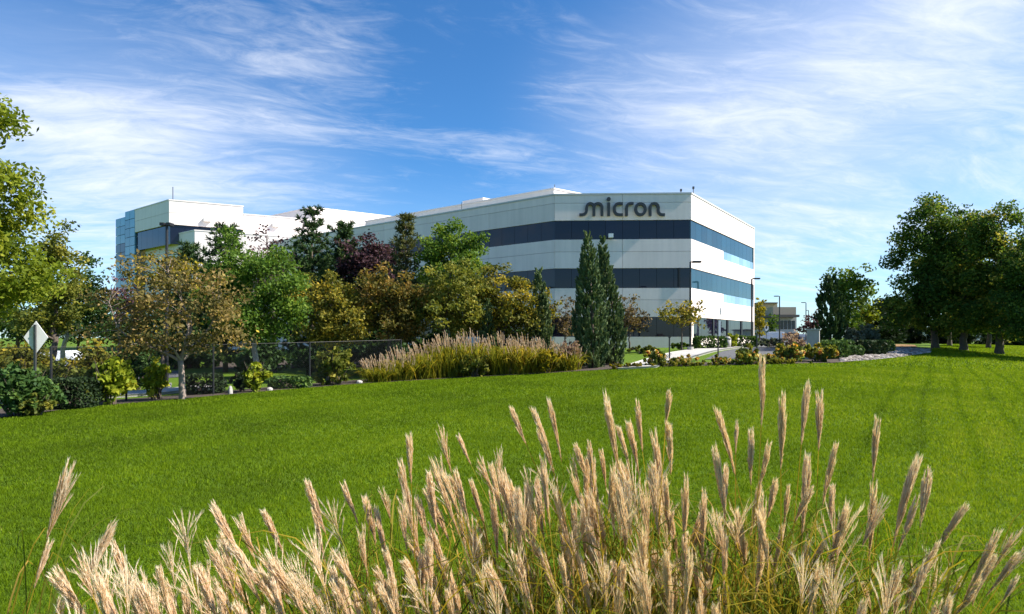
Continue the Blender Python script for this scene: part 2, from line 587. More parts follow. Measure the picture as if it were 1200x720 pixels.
def leaves(name, P, L, W, tint, mat, parent, D=None, spread=1.0):
    V, q = leaf_geo(P, L, W, D, spread)
    return mk(name, V, mat, parent, quads=q, tint=np.repeat(np.clip(tint, 0, 1), 4))


def ell_sample(ells, n, shell=2.4):
    """points in a union of ellipsoids (cx,cy,cz,rx,ry,rz), thicker towards the skin"""
    vol = np.array([e[3] * e[4] * e[5] for e in ells]) ** 0.75
    k = rng.choice(len(ells), n, p=vol / vol.sum())
    E = np.array(ells)[k]
    r = rng.random(n) ** (1 / shell)
    return E[:, :3] + unit(n) * r[:, None] * E[:, 3:6]


def crown_px(crown, d, squash=1.0):
    """(px, py, rpx, rpy[, depth shift]) in the photo at distance d -> ellipsoids in metres"""
    out = []
    for c in crown:
        px, py, rx, ry = c[:4]; dd = c[4] if len(c) > 4 else 0
        r = rx / F * d
        out.append((X(px, d + dd), d + dd, Zp(py, d + dd), r, r * squash, ry / F * d))
    return out


def smooth_path(P, n=10):
    P = np.asarray(P, float)
    Q = np.concatenate([[2 * P[0] - P[1]], P, [2 * P[-1] - P[-2]]])
    out = []
    for i in range(len(P) - 1):
        t = np.linspace(0, 1, n, endpoint=i == len(P) - 2)[:, None]
        p0, p1, p2, p3 = Q[i:i + 4]
        out.append(0.5 * ((2 * p1) + (-p0 + p2) * t + (2 * p0 - 5 * p1 + 4 * p2 - p3) * t ** 2 + (-p0 + 3 * p1 - 3 * p2 + p3) * t ** 3))
    return np.concatenate(out)


def tree(name, label, px, d, crown, mat, bark=None, lai=3.2, leaf_px=2.35, leaf_min=0.055, aspect=1.7, clump=0.16, trunk_r=None, forks=1,
         limbs=26, group=None, cat='tree', fork_h=0.22, squash=0.9, tmean=0.5, tvar=0.2, trunk_px=None, shell=2.2):
    bark = bark or M_bark
    x = X(px, d); gz = g1(x, d)
    E = crown_px(crown, d, squash)
    top = max(e[2] + e[5] for e in E); H = top - gz
    area = sum(math.pi * e[3] * e[5] for e in E) * 0.8
    rt = trunk_r or 0.022 * H
    root = thing(name, label, cat, (x, d, gz), group)
    # clumps of leaves through the crown
    R = math.sqrt(area / math.pi)
    cs = R * clump + 0.10
    nc = int(max(14, 1.1 * area / (cs * cs)))
    C = ell_sample(E, nc, shell)
    C = C[C[:, 2] > gz + 0.25]
    # trunk, stems and limbs
    wood = MB()
    cen = np.mean([(e[0], e[1], e[2]) for e in E], axis=0)
    base = np.array((x, d, gz - 0.15))
    fork = np.array((x + (cen[0] - x) * 0.15, d, gz + H * fork_h))
    stems = []
    if forks == 1:
        mid = np.array((x + (cen[0] - x) * 0.4, d + (cen[1] - d) * 0.4, gz + H * 0.5))
        tp = np.array((cen[0], cen[1], gz + H * 0.86))
        p = smooth_path([base, fork, mid, tp], 7)
        wob = rng.normal(size=(len(p), 3)) * 0.012 * H * np.linspace(0, 1, len(p))[:, None]
        p = p + wob
        rr = np.interp(np.linspace(0, 1, len(p)), [0, .08, .4, 1], [rt * 1.35, rt, rt * 0.72, rt * 0.12])
        wood.tube(p, rr, 9); stems.append((p, rr))
    else:
        p = smooth_path([base, (base + fork) / 2 + rng.normal(size=3) * 0.02, fork], 5)
        wood.tube(p, np.linspace(rt * 1.3, rt * 0.95, len(p)), 9)
        for k in range(forks):
            e = E[k % len(E)]
            tp = np.array((e[0], e[1], e[2] + e[5] * 0.4)) + rng.normal(size=3) * 0.15
            md = fork * 0.5 + tp * 0.5 + np.array((0, 0, 0.03 * H)) + rng.normal(size=3) * 0.06 * H * np.array((1, 1, .4))
            q = smooth_path([fork, fork * 0.72 + md * 0.28 + rng.normal(size=3) * 0.05, md, tp], 7)
            rr = np.linspace(rt * 0.72, rt * 0.12, len(q))
            wood.tube(q, rr, 7); stems.append((q, rr))
    order = rng.permutation(len(C))[:limbs]
    for j in order:
        c = C[j]
        bd, bp, br = 1e9, None, 0
        for p, rr in stems:
            k = int(len(p) * 0.3)
            dist = np.linalg.norm(p[k:] - c, axis=1) + 1.2 * np.maximum(0, p[k:, 2] - c[2] + 0.08 * H)
            i = int(dist.argmin())
            if dist[i] < bd: bd, bp, br = dist[i], p[k + i], rr[k + i]
        md = (bp + c) / 2 + np.array((0, 0, 0.10)) * np.linalg.norm(c - bp) + rng.normal(size=3) * 0.05 * np.linalg.norm(c - bp)
        q = smooth_path([bp, md, c], 5)
        wood.tube(q, np.linspace(max(br * 0.5, 0.015), 0.008, len(q)), 5, False)
    wood.build('trunk', bark, root, True)
    # leaves
    size = max(leaf_min, leaf_px * d / F)
    la = size * size * aspect * 0.5
    n = int(lai * area / la)
    k = rng.integers(0, len(C), n)
    off = unit(n) * (rng.random(n) ** 0.6)[:, None] * cs * np.array((1.25, 1.25, 0.8))
    P = C[k] + off
    P = P[P[:, 2] > gz + 0.1]; k = k[:len(P)]
    n = len(P)
    ct = rng.normal(size=len(C)) * tvar * 0.7
    tint = tmean + ct[k] + rng.normal(size=n) * tvar * 0.7
    sz = size * rng.uniform(0.7, 1.3, n)
    leaves('crown', P, sz * aspect, sz, tint, mat, root, np.tile((0, 0, -0.25), (n, 1)), 1.0)
    return root


def bush(name, label, px, d, wpx, hpx, mat, lai=3.6, leaf_px=3.0, leaf_min=0.045, aspect=1.6, cat='shrub', group=None, box=False, tmean=0.5, tvar=0.22,
         depth=None, twigs=14, up=0.0, lumps=9, sink=0.0):
    """a shrub of width and height in photo pixels standing on the land at (px, d)"""
    x = X(px, d); gz = g1(x, d) - sink
    w = wpx / F * d; h = hpx / F * d
    dp = depth or w
    root = thing(name, label, cat, (x, d, gz), group)
    size = max(leaf_min, leaf_px * d / F)
    la = size * size * aspect * 0.5
    n = int(lai * (w * h + w * dp * 0.6) / la * (1.3 if box else 1.0))
    if box:
        # clipped hedge: leaves near the surface of a rounded block
        P = rng.uniform(-1, 1, (n, 3)); ax = rng.integers(0, 3, n)
        P[np.arange(n), ax] = np.sign(P[np.arange(n), ax]) * (1 - np.abs(rng.normal(size=n)) * 0.10)
        r = np.linalg.norm(P, axis=1)[:, None]
        P = np.where(r > 1.28, P * 1.28 / r, P)
        P *= 1 + rng.normal(size=(n, 1)) * 0.025
        P = P * np.array((w / 2, dp / 2, h / 2)) + np.array((x, d, gz + h / 2))
        N = None
        tint = tmean + rng.normal(size=n) * tvar
    else:
        E = []
        for i in range(lumps):
            a = rng.uniform(0, 2 * math.pi); rr = rng.uniform(0.15, 0.62)
            hh = rng.uniform(0.35, 0.75) * (1 - 0.35 * rr)
            s = rng.uniform(0.25, 0.42)
            E.append((x + math.cos(a) * rr * w / 2, d + math.sin(a) * rr * dp / 2, gz + h * hh, s * w * 0.62, s * dp * 0.62, min(s * h * 0.8, h * (1.0 - hh))))
        E.append((x, d, gz + h * 0.5, w * 0.3, dp * 0.3, h * 0.5))
        nc = int(max(30, min(260, w * h / (size * 2.2) ** 2 * 2)))
        C = ell_sample(E, nc, 2.6)
        k = rng.integers(0, nc, n)
        P = C[k] + unit(n) * (rng.random(n) ** 0.6)[:, None] * min(w, h) * 0.10
        ct = rng.normal(size=nc) * tvar * 0.8
        tint = tmean + ct[k] + rng.normal(size=n) * tvar * 0.6
        m_ = P[:, 2] > gz + 0.02
        P = P[m_]; tint = tint[m_]
    n = len(P)
    sz = size * rng.uniform(0.7, 1.3, n)
    D = np.tile((0, 0, up), (n, 1)) if up else None
    leaves('foliage', P, sz * aspect, sz, tint, mat, root, D, 1.0)
    wood = MB()
    for i in range(twigs):
        a = rng.uniform(0, 2 * math.pi)
        e = np.array((x + math.cos(a) * w * rng.uniform(.1, .4), d + math.sin(a) * dp * rng.uniform(.1, .4), gz + h * rng.uniform(.55, .9)))
        b = np.array((x + rng.normal() * 0.05 * w, d + rng.normal() * 0.05 * dp, gz - 0.05))
        wood.tube(smooth_path([b, (b + e) / 2 + np.array((0, 0, .05 * h)), e], 4), np.linspace(0.012 + 0.01 * h, 0.005, 8), 5, False)
    wood.build('stem', M_bark, root, True)
    return root


def juniper(name, label, px, d, top, base, half, mat, lean=0.0, group=None, profile=((0, .75), (.12, .95), (.26, 1), (.42, .86), (.6, .66), (.8, .40), (.94, .18), (1, .03)), cat='conifer', lai=15, leaf_px=2.0):
    """dense upright conifer: pixels of the tip and the foot, half width at its widest"""
    x = X(px, d); gz = g1(x, d)
    zt = Zp(top, d); H = zt - gz; R = half / F * d
    root = thing(name, label, cat, (x, d, gz), group)
    MB().tube([(x, d, gz - .1), (x, d, gz + H * .4), (x + lean * .8, d, gz + H * .9)], [R * .12, R * .09, .01], 8).build('trunk', M_bark, root, True)
    size = max(0.03, leaf_px * d / F)
    n = int(lai * R * H * 2.4 / (size * size * 1.6))
    pr = np.array(profile)
    # sprays: each a tongue of scale leaves that points up and out
    ns = int(n / 26)
    t = rng.random(ns * 3); keep = rng.random(ns * 3) < np.interp(t, pr[:, 0], pr[:, 1]) + 0.05
    t = t[keep][:ns]; ns = len(t)
    a = rng.uniform(0, 2 * math.pi, ns)
    lump = 1 + 0.16 * np.sin(a * 3 + t * 17) + 0.10 * np.sin(a * 5 - t * 29)
    r = R * np.interp(t, pr[:, 0], pr[:, 1]) * lump * (0.35 + 0.65 * rng.random(ns) ** 0.5)
    C = np.stack([x + lean * t + np.cos(a) * r, d + np.sin(a) * r, gz + 0.03 + t * H * 0.965], 1)
    out = np.stack([np.cos(a) * .45, np.sin(a) * .45, np.full(ns, 1.0)], 1); out /= np.linalg.norm(out, axis=1)[:, None]
    k = rng.integers(0, ns, n)
    ln = R * 0.42 * rng.random(n)
    P = C[k] + out[k] * ln[:, None] + rng.normal(size=(n, 3)) * (R * 0.055 * (1.1 - ln / (R * .45)))[:, None]
    ct = rng.normal(size=ns) * 0.15
    tint = 0.45 + ct[k] + rng.normal(size=n) * 0.12 + ln / (R * .45) * 0.14
    sz = size * rng.uniform(.7, 1.3, n)
    leaves('crown', P, sz * 2.2, sz * 0.9, tint, mat, root, out[k], 0.55)
    return root


def pine(name, label, px, d, top, half, mat, group=None, sparse=1.0, whorls=17, bottom=0.08, cat='conifer'):
    """open conifer of whorled branches with needle tufts"""
    x = X(px, d); gz = g1(x, d)
    H = Zp(top, d) - gz; R = half / F * d
    root = thing(name, label, cat, (x, d, gz), group)
    wood = MB().tube([(x, d, gz - .1), (x + rng.normal() * .05, d, gz + H * .5), (x, d, gz + H * .97)], [H * .018, H * .012, .01], 8)
    Ps, Ds, Ts = [], [], []
    size = max(0.06, 2.3 * d / F)
    for wv in range(whorls):
        t = bottom + (1 - bottom) * (wv + rng.uniform(-.25, .25)) / whorls
        r = R * (1 - t) ** 0.72 * 1.05 + 0.12
        nb = rng.integers(5, 8)
        a0 = rng.uniform(0, 6.28)
        for b in range(nb):
            a = a0 + b * 6.283 / nb + rng.normal() * .2
            L = r * rng.uniform(.7, 1.15)
            z0 = gz + t * H
            e = np.array((x + math.cos(a) * L, d + math.sin(a) * L, z0 + L * (0.10 + 0.5 * t)))
            p = smooth_path([(x, d, z0), ((x + e[0]) / 2, (d + e[1]) / 2, z0 - 0.02 * L), e], 4)
            wood.tube(p, np.linspace(.03 + .01 * L, .008, len(p)), 4, False)
            nt = int(max(3, L / 0.24))
            for j in range(nt):
                f = 0.25 + 0.75 * (j + .5) / nt
                q = p[min(len(p) - 1, int(f * len(p)))] + rng.normal(size=3) * np.array((.13, .13, .06)) * (0.5 + L * .4)
                m_ = int(26 * sparse)
                dd = unit(m_) * .75 + np.array((math.cos(a) * .5, math.sin(a) * .5, .55))
                dd /= np.linalg.norm(dd, axis=1)[:, None]
                Ps.append(q + dd * size * 2.2 * rng.random((m_, 1))); Ds.append(dd); Ts.append(np.full(m_, rng.normal() * .15 + .5))
    wood.build('trunk', M_bark, root, True)
    P = np.concatenate(Ps); D = np.concatenate(Ds); T = np.concatenate(Ts)
    n = len(P)
    leaves('crown', P, size * 2.6, size * 0.55, T + rng.normal(size=n) * .12, mat, root, D, 0.25)
    return root


# foliage colours
L_ash = leafy('leaf_yellow_green', [(0, (.045, .075, .008)), (.5, (.15, .185, .014)), (1, (.33, .32, .035))], .42, gain=1.25)
L_green = leafy('leaf_green', [(0, (.018, .042, .008)), (.5, (.048, .090, .012)), (1, (.105, .140, .018))], .35, gain=1.4)
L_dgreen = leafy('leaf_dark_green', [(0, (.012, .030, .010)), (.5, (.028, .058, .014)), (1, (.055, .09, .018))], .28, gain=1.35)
L_linden = leafy('leaf_bright_green', [(0, (.025, .055, .008)), (.5, (.065, .115, .014)), (1, (.15, .18, .02))], .38, gain=1.5)
L_rust = leafy('leaf_rust', [(0, (.055, .050, .016)), (.35, (.115, .095, .028)), (.65, (.20, .135, .05)), (.9, (.28, .20, .06)), (1, (.40, .30, .04))], .4, gain=1.5)
L_gold = leafy('leaf_olive_gold', [(0, (.030, .038, .009)), (.4, (.080, .082, .012)), (.75, (.155, .125, .016)), (1, (.26, .19, .02))], .38, gain=1.75)
L_haw = leafy('leaf_hawthorn', [(0, (.03, .036, .010)), (.4, (.085, .075, .016)), (.75, (.17, .105, .025)), (1, (.28, .16, .04))], .38, gain=1.65)
L_purple = leafy('leaf_purple', [(0, (.022, .010, .014)), (.5, (.050, .024, .032)), (1, (.11, .06, .065))], .3, gain=1.3)
L_pine = leafy('needle_green', [(0, (.010, .024, .010)), (.5, (.026, .050, .016)), (1, (.060, .085, .022))], .18, gain=1.6)
L_spruce = leafy('needle_olive', [(0, (.030, .040, .012)), (.5, (.068, .075, .022)), (1, (.13, .12, .035))], .2, gain=1.4)
L_jun = leafy('juniper_green', [(0, (.022, .042, .017)), (.5, (.060, .092, .036)), (1, (.130, .160, .066))], .2, gain=1.45)
L_maple = leafy('leaf_maple', [(0, (.014, .032, .006)), (.5, (.036, .066, .010)), (.85, (.085, .105, .014)), (1, (.20, .17, .03))], .42, gain=2.1)
L_lime = leafy('leaf_lime', [(0, (.06, .09, .008)), (.5, (.17, .21, .015)), (1, (.36, .33, .03))], .42, gain=1.25)
L_olive = leafy('leaf_olive', [(0, (.04, .055, .010)), (.5, (.105, .115, .018)), (1, (.24, .20, .03))], .4, gain=1.55)
L_hedge = leafy('leaf_hedge', [(0, (.012, .030, .008)), (.5, (.032, .062, .014)), (1, (.075, .11, .022))], .25, gain=1.9)
L_yew = leafy('leaf_yew', [(0, (.006, .012, .005)), (.5, (.014, .026, .009)), (1, (.03, .05, .014))], .15, gain=1.4)
L_silver = leafy('leaf_silver', [(0, (.06, .075, .05)), (.5, (.13, .15, .10)), (1, (.25, .25, .18))], .3, gain=1.2)
L_rose = leafy('leaf_rose', [(0, (.035, .055, .012)), (.5, (.095, .115, .018)), (.78, (.20, .17, .02)), (.88, (.42, .24, .03)), (.95, (.36, .06, .04)), (1, (.62, .48, .25))], .35, gain=1.6)
L_golden = leafy('leaf_golden', [(0, (.08, .08, .01)), (.5, (.22, .19, .015)), (1, (.48, .36, .02))], .4)
L_twig = leafy('leaf_dry', [(0, (.05, .035, .02)), (.5, (.115, .080, .035)), (1, (.22, .16, .05))], .35, gain=1.3)
L_pink = leafy('dry_pink', [(0, (.13, .08, .06)), (.5, (.26, .17, .13)), (1, (.46, .34, .26))], .4)
L_blade = leafy('grass_blade', [(0, (.055, .085, .010)), (.4, (.13, .15, .016)), (.75, (.30, .22, .02)), (1, (.42, .27, .06))], .45)
L_bed = leafy('bed_grass_blade', [(0, (.09, .12, .012)), (.4, (.20, .21, .018)), (.75, (.40, .31, .025)), (1, (.52, .34, .05))], .5)
L_plume = leafy('plume_tan', [(0, (.44, .28, .15)), (.35, (.65, .465, .30)), (.75, (.77, .62, .465)), (1, (.87, .77, .65))], .42, .7, .15)
L_plume_p = leafy('plume_pink', [(0, (.32, .22, .15)), (.5, (.54, .42, .32)), (1, (.74, .62, .52))], .42, .7, .15)
L_turf = leafy('turf_blade', [(0, (.056, .092, .005)), (.45, (.128, .206, .005)), (.8, (.21, .28, .009)), (1, (.28, .30, .05))], .42, .6, .08)

# ------------------------------------------------------------------ buildings
def isect(p, d, q, e):
    """intersection of lines p+s*d and q+t*e in the plan"""
    A = np.array([[d[0], -e[0]], [d[1], -e[1]]]); s = np.linalg.solve(A, np.asarray(q) - np.asarray(p))
    return np.asarray(p) + s[0] * np.asarray(d)


def inset(poly, k):
    """convex plan (clockwise seen from above or not) moved inwards by k"""
    P = np.array(poly, float); c = P.mean(0); n = len(P); L = []
    for i in range(n):
        a, b = P[i], P[(i + 1) % n]; u = (b - a) / np.linalg.norm(b - a); nn = np.array((-u[1], u[0]))
        if nn @ (c - a) < 0: nn = -nn
        L.append((a + nn * k, u))
    return np.array([isect(*L[i - 1], *L[i]) for i in range(n)])


def prism(poly, z0, z1):
    n = len(poly)
    V = [(p[0], p[1], z0) for p in poly] + [(p[0], p[1], z1) for p in poly]
    return np.array(V), [tuple(range(n))[::-1], tuple(range(n, 2 * n))] + [(i, (i + 1) % n, n + (i + 1) % n, n + i) for i in range(n)]


def facade(root, P0, P1, cen, rows, gap=0.025):
    """rows of separate panels and panes: (z0, z1, piece width, name, material, set-back, from, to)"""
    P0 = np.array(P0, float); P1 = np.array(P1, float)
    W = np.linalg.norm(P1 - P0); u = (P1 - P0) / W; n = np.array((-u[1], u[0]))
    if n @ (np.asarray(cen) - P0) > 0: n = -n
    for z0, z1, pw, name, mat, back, f0, f1 in rows:
        a, b = f0 * W, f1 * W
        k = max(1, int(round((b - a) / pw))); w = (b - a) / k
        for i in range(k):
            c = P0 + u * (a + (i + .5) * w) + n * (-back - 0.11)
            V, Fc = obox((c[0], c[1], z0 + gap / 2), (u[0], u[1], 0), (n[0], n[1], 0), w - gap, 0.22, z1 - z0 - gap)
            mk(name, V, mat, root, faces=Fc)


DL = np.array((-0.805, 0.593)); DR = np.array((0.593, 0.805))
A_ = np.array((X(650, 54), 54.0)); B_ = np.array((X(810, 53.5), 53.5)); C_ = np.array((X(884, 70.7), 70.7))
L_ = A_ + DL * 45.6
FOOT = np.array([A_, B_, C_, C_ + DL * 55, L_ + DR * 22, L_])
CEN = FOOT.mean(0)
office = thing('office_building', 'three storey grey and white office building with dark ribbon windows and big letters', 'building', (A_[0], A_[1], 1.0))
ZT = 15.0
core = prism(inset(FOOT, 0.26), -0.5, ZT - 0.5)
mk('inner_wall', core[0], M_core, office, faces=core[1])


def rows_for(pane_mat, low_mat, extra=None):
    R = []
    for z0, z1, zj in ((12.57, ZT - 0.12, 14.15), (8.25, 10.87, 9.75), (3.86, 6.48, 5.4)):
        R += [(z0, zj, 7.3, 'wall_panel', M_panel, 0, 0, 1), (zj, z1, 7.3, 'wall_panel', M_panel, 0, 0, 1)]
    R.append((0.2, 2.1, 7.3, 'wall_panel', M_panel, 0, 0, 1))
    R.append((10.87, 12.57, 1.5, 'window_pane', pane_mat, 0.10, 0, 1))
    R.append((6.48, 8.25, 1.5, 'window_pane', low_mat, 0.10, 0, 1))
    R.append((2.1, 3.86, 1.5, 'window_pane', M_glass, 0.10, 0, 1))
    return R


facade(office, A_, B_, CEN, rows_for(M_glass, M_glass))
facade(office, L_, A_, CEN, rows_for(M_glass, M_glass))
# the right hand wall carries shallow pale glass strips under its bands
rr = [r for r in rows_for(M_glass_blue, M_glass_blue) if not (r[0] in (8.25, 3.86) or r[1] in (10.87, 6.48))]
f = 0.44
for z0, z1, zj, ze in ((8.25, 10.87, 9.75, 10.0), (3.86, 6.48, 5.4, 5.62)):
    rr += [(z0, zj, 7.3, 'wall_panel', M_panel, 0, 0, f), (zj, z1, 7.3, 'wall_panel', M_panel, 0, 0, f),
           (z0, ze, 6, 'wall_panel', M_panel, 0, f, 1), (ze, z1, 1.5, 'spandrel_pane', M_glass_pale, 0.08, f, 1)]
facade(office, B_, C_, CEN, rr)
facade(office, C_, FOOT[3], CEN, [(0.2, ZT - .12, 7.5, 'wall_panel', M_panel, 0, 0, 1)])
# coping along the roof edge, roof and rooftop rooms
ro, ri = inset(FOOT, -0.06), inset(FOOT, 0.34)
nn_ = len(ro)
for i in (0, 1, 2, 5):
    j = (i + 1) % nn_
    V, Fc = prism([ro[i], ro[j], ri[j], ri[i]], ZT - 0.12, ZT + 0.02)
    mk('coping', V, M_coping, office, faces=Fc)
V, Fc = prism(inset(FOOT, 0.36), ZT - 0.48, ZT - 0.42)
mk('roof', V, M_roof, office, faces=Fc)
K_ = np.array((X(649, 58.5), 58.5)); dr2 = np.array((0.80, 0.60)); dr2 /= np.linalg.norm(dr2)
pent = [K_, K_ + dr2 * 11, K_ + dr2 * 11 + DL * 28, K_ + DL * 28]
V, Fc = prism(pent, ZT - 0.42, 16.55)
ph = mk('penthouse', V, M_panel_white, office, faces=Fc)
V, Fc = prism(inset(pent, -0.08), 16.55, 16.68)
mk('coping', V, M_panel_white, ph, faces=Fc)
Q_ = np.array((X(566, 66), 66))
V, Fc = prism([Q_, Q_ + dr2 * 1.8, Q_ + dr2 * 1.8 + DL * 3, Q_ + DL * 3][::-1], ZT - .42, 17.5)
mk('rooftop_unit', V, M_panel_white, office, faces=Fc)
for px, d, h in ((798, 54.6, .55), (812.5, 54.5, .75), (541, 64.5, 1.6), (650, 58.9, 2.1)):
    mb = MB().tube([(X(px, d), d, ZT - .45), (X(px, d), d, ZT + h)], .035, 6)
    if h < 1: mb.box((X(px, d), d, ZT + h - .18), .16, .16, .22)
    mb.build('roof_antenna', M_galv, office)
# security camera housing under the upper band
uC = (B_ - A_) / np.linalg.norm(B_ - A_); nC = np.array((uC[1], -uC[0]))
WC = np.linalg.norm(B_ - A_)


def on_chamfer(px, py, out=0.0):
    t = (px - 650) / 160 * WC
    p = A_ + uC * t + nC * out
    return np.array((p[0], p[1], Zp(py, p[1] + out)))


c = on_chamfer(715.5, 279.5, .35)
MB().box(c, .42, .5, .34, (*uC, 0), (*nC, 0)).build('wall_lamp', M_white, office)
# corner mullion near the right end of the middle band
c = on_chamfer(796, 337, .0)
MB().box(c, .16, .12, 1.75, (*uC, 0), (*nC, 0)).build('mullion', M_black, office)
# ground floor columns on the right hand wall
for f in (0.02, .3, .52, .76, .985):
    p = B_ + (C_ - B_) * f
    nR = np.array((DR[1], -DR[0]))
    p = p - nR * .12
    MB().box((p[0], p[1], .3), .45, .2, 3.54, (*DR, 0), (*nR, 0)).build('column', M_black if f > .1 else M_panel, office)


def stroke(path, hw, closed=False, n=7):
    """flat letter stroke with round joins, in letter units"""
    P = np.array(path, float)
    if closed:
        P2 = np.concatenate([P, P[:1]])
    else:
        P2 = smooth_path(np.c_[P, np.zeros(len(P))], n)[:, :2] if len(P) > 2 else P
    T = np.gradient(P2, axis=0)
    if closed: T[0] = T[-1] = P2[1] - P2[-2]
    T /= np.linalg.norm(T, axis=1)[:, None] + 1e-9
    N = np.stack([-T[:, 1], T[:, 0]], 1)
    return P2 + N * hw, P2 - N * hw


sign_o = on_chamfer(729, 254, .05)
sign = thing('building_sign', 'dark grey lowercase company name letters mounted on the office parapet', 'sign', tuple(sign_o))
LET = {
    'm': [[(187, 180), (205, 180), (219, 174), (227, 160), (228, 140), (234, 124), (248, 117), (262, 122), (269, 136), (269, 150), (269, 187)],
          [(269, 187), (269, 150), (270, 136), (277, 122), (292, 117), (306, 122), (314, 136), (314, 150), (314, 187)]],
    'i': [[(352, 111), (352, 187)], 'dot'],
    'c': [[(431, 118), (412, 117), (396, 121), (386, 134), (384, 149), (386, 164), (396, 176), (412, 180), (431, 179)]],
    'r': [[(452, 187), (452, 150), (453, 136), (460, 122), (473, 117), (491, 117)]],
    'o': ['ring'],
    'n': [[(584, 187), (584, 150), (585, 136), (592, 122), (607, 117), (621, 122), (629, 136), (629, 156), (634, 171), (646, 179), (666, 180)]],
}


def letter_pt(c, out): return on_chamfer(640 + c[0] / 4.8, 215 + c[1] / 4.8, out)


for ch, parts in LET.items():
    mb = MB()
    for pi, s in enumerate(parts):
        th = np.linspace(0, 2 * math.pi, 40, endpoint=False)
        if s == 'dot':
            ring = [(352 + 10.5 * math.cos(a), 92 + 10.5 * math.sin(a)) for a in th]
            V = [letter_pt(c, .06) for c in ring] + [letter_pt(c, .30) for c in ring]
            k = len(ring)
            mb.add(V, [tuple(range(k)), tuple(range(k, 2 * k))[::-1]] + [(i, k + i, k + (i + 1) % k, (i + 1) % k) for i in range(k)])
            continue
        if s == 'ring':
            a, b = stroke([(530 + 27 * math.cos(q), 149 + 31 * math.sin(q)) for q in th], 7.5, True)
        else:
            a, b = stroke(s, 7.5)
        o = 0.06 + pi * 0.003
        k = len(a)
        V = [letter_pt(c, o) for c in a] + [letter_pt(c, o) for c in b] + [letter_pt(c, .30 + pi * .003) for c in a] + [letter_pt(c, .30 + pi * .003) for c in b]
        Fc = []
        for i in range(k - 1):
            Fc += [(2 * k + i, 2 * k + i + 1, 3 * k + i + 1, 3 * k + i), (i, k + i, k + i + 1, i + 1), (i, i + 1, 2 * k + i + 1, 2 * k + i), (k + i, 3 * k + i, 3 * k + i + 1, k + i + 1)]
        if s != 'ring': Fc += [(0, 2 * k, 3 * k, k), (k - 1, 2 * k - 1, 4 * k - 1, 3 * k - 1)]
        mb.add(V, Fc)
    mb.build('letter', M_letter, sign)

# the taller plant building behind on the left
DR3 = np.array((0.90, 0.435)); DR3 /= np.linalg.norm(DR3)
P0 = np.array((X(198, 80), 80.0))
plant = thing('plant_building', 'tall white industrial building with dark window band and blue glass corner behind trees', 'building', (P0[0], P0[1], 0.2))


def ray_hit(px, p, d):
    """where the sight line of a pixel column meets the plan line p+t*d"""
    return isect((0, 0), ((px - CX) / F, 1.0), p, d)


def block(root, corner, wl, wr, z0, z1, pw=7.0, rows=2, mat=M_panel_white, dl=DL, dr=DR3, capm=M_panel_white):
    a = corner; l = corner + dl * wl; r = corner + dr * wr; bk = l + dr * wr
    poly = [l, a, r, bk]
    cen = np.mean(poly, axis=0)
    V, Fc = prism(inset(poly, .24), z0 + .02, z1 - .05)
    mk('inner_wall', V, M_core, root, faces=Fc)
    zs = np.linspace(z0, z1, rows + 1)
    R = [(zs[i], zs[i + 1], pw, 'wall_panel', mat, 0, 0, 1) for i in range(rows)]
    facade(root, l, a, cen, R, 0.03); facade(root, a, r, cen, R, 0.03)
    V, Fc = prism(inset(poly, -0.05), z1 + .002, z1 + .16)
    mk('coping', V, capm, root, faces=Fc)
    return poly


wA = np.linalg.norm(ray_hit(158, P0, DL) - P0)
eA = np.linalg.norm(ray_hit(285, P0, DR3) - P0)
block(plant, P0, wA, eA, 17.2, 20.4, 6.5, 2)
block(plant, P0 + DR3 * (eA + .02), 22, 30, 6.0, 19.3, 7.5, 4)
# dark ribbon window under the upper block
aw = P0 + (DL + DR3) * .25
facade(plant, aw + DL * (wA + 3.5), aw, aw + DL * 5 + DR3 * 5, [(14.6, 17.15, 1.8, 'window_pane', M_glass, 0, 0, 1)])
facade(plant, aw, aw + DR3 * (eA - .3), aw + DL * 5 + DR3 * 5, [(14.6, 17.15, 1.8, 'window_pane', M_glass, 0, 0, 1)])
# lower storeys stand a little forward
Q0 = np.array((X(228, 78.2), 78.2))
wQ = np.linalg.norm(ray_hit(160, Q0, DL) - Q0)
block(plant, Q0, wQ, 17, 0.0, 16.0, 6.5, 4)
# blue curtain wall beyond the left end, in two steps
G0 = P0 + DL * (wA + .05); g1w = np.linalg.norm(ray_hit(146.5, P0, DL) - G0); g2w = np.linalg.norm(ray_hit(135.5, P0, DL) - G0)
cenG = G0 + DR3 * 8
for a, b, zt, shift in ((0, g1w, 20.6, 0.0), (g1w, g2w, 19.9, -.02)):
    p0, p1 = G0 + DL * a, G0 + DL * b
    V, Fc = prism([p0 + DR3 * .3, p1 + DR3 * .3, p1 + DR3 * 9, p0 + DR3 * 9], 0.0, zt - .05)
    mk('inner_wall', V, M_core, plant, faces=Fc)
    nz = int((zt - 2) / 1.3)
    for k in range(nz):
        z1 = zt - k * 1.3
        dark = (a > 0 and 2 < k < 6) or False
        facade(plant, p1, p0, cenG, [(z1 - 1.3, z1, 1.9, 'curtain_wall_pane', M_glass if dark and k in (3, 4) else M_curtain, 0.0, 0, 1)], 0.07)
p = P0
MB().tube([(p[0] + .3, p[1] + .4, 20.4), (p[0] + .3, p[1] + .4, 22.3)], .05, 6).build('roof_antenna', M_galv, plant)
for px in (243, 323):
    h = ray_hit(px, P0, DR3)
    nP = np.array((DR3[1], -DR3[0]))
    MB().box((h[0] + nP[0] * .2, h[1] + nP[1] * .2, 17.9), .9, .4, .5, (*DR3, 0), (*nP, 0)).build('wall_vent', M_coping, plant)
# third block, set further back
P3 = np.array((X(365, 96), 96.0))
hall = thing('factory_hall', 'plain white factory hall with flat roof rising behind the pines', 'building', (P3[0], P3[1], .5))
block(hall, P3, 22, 30, 4.0, 22.9, 8, 5, dr=np.array((.84, .543)))

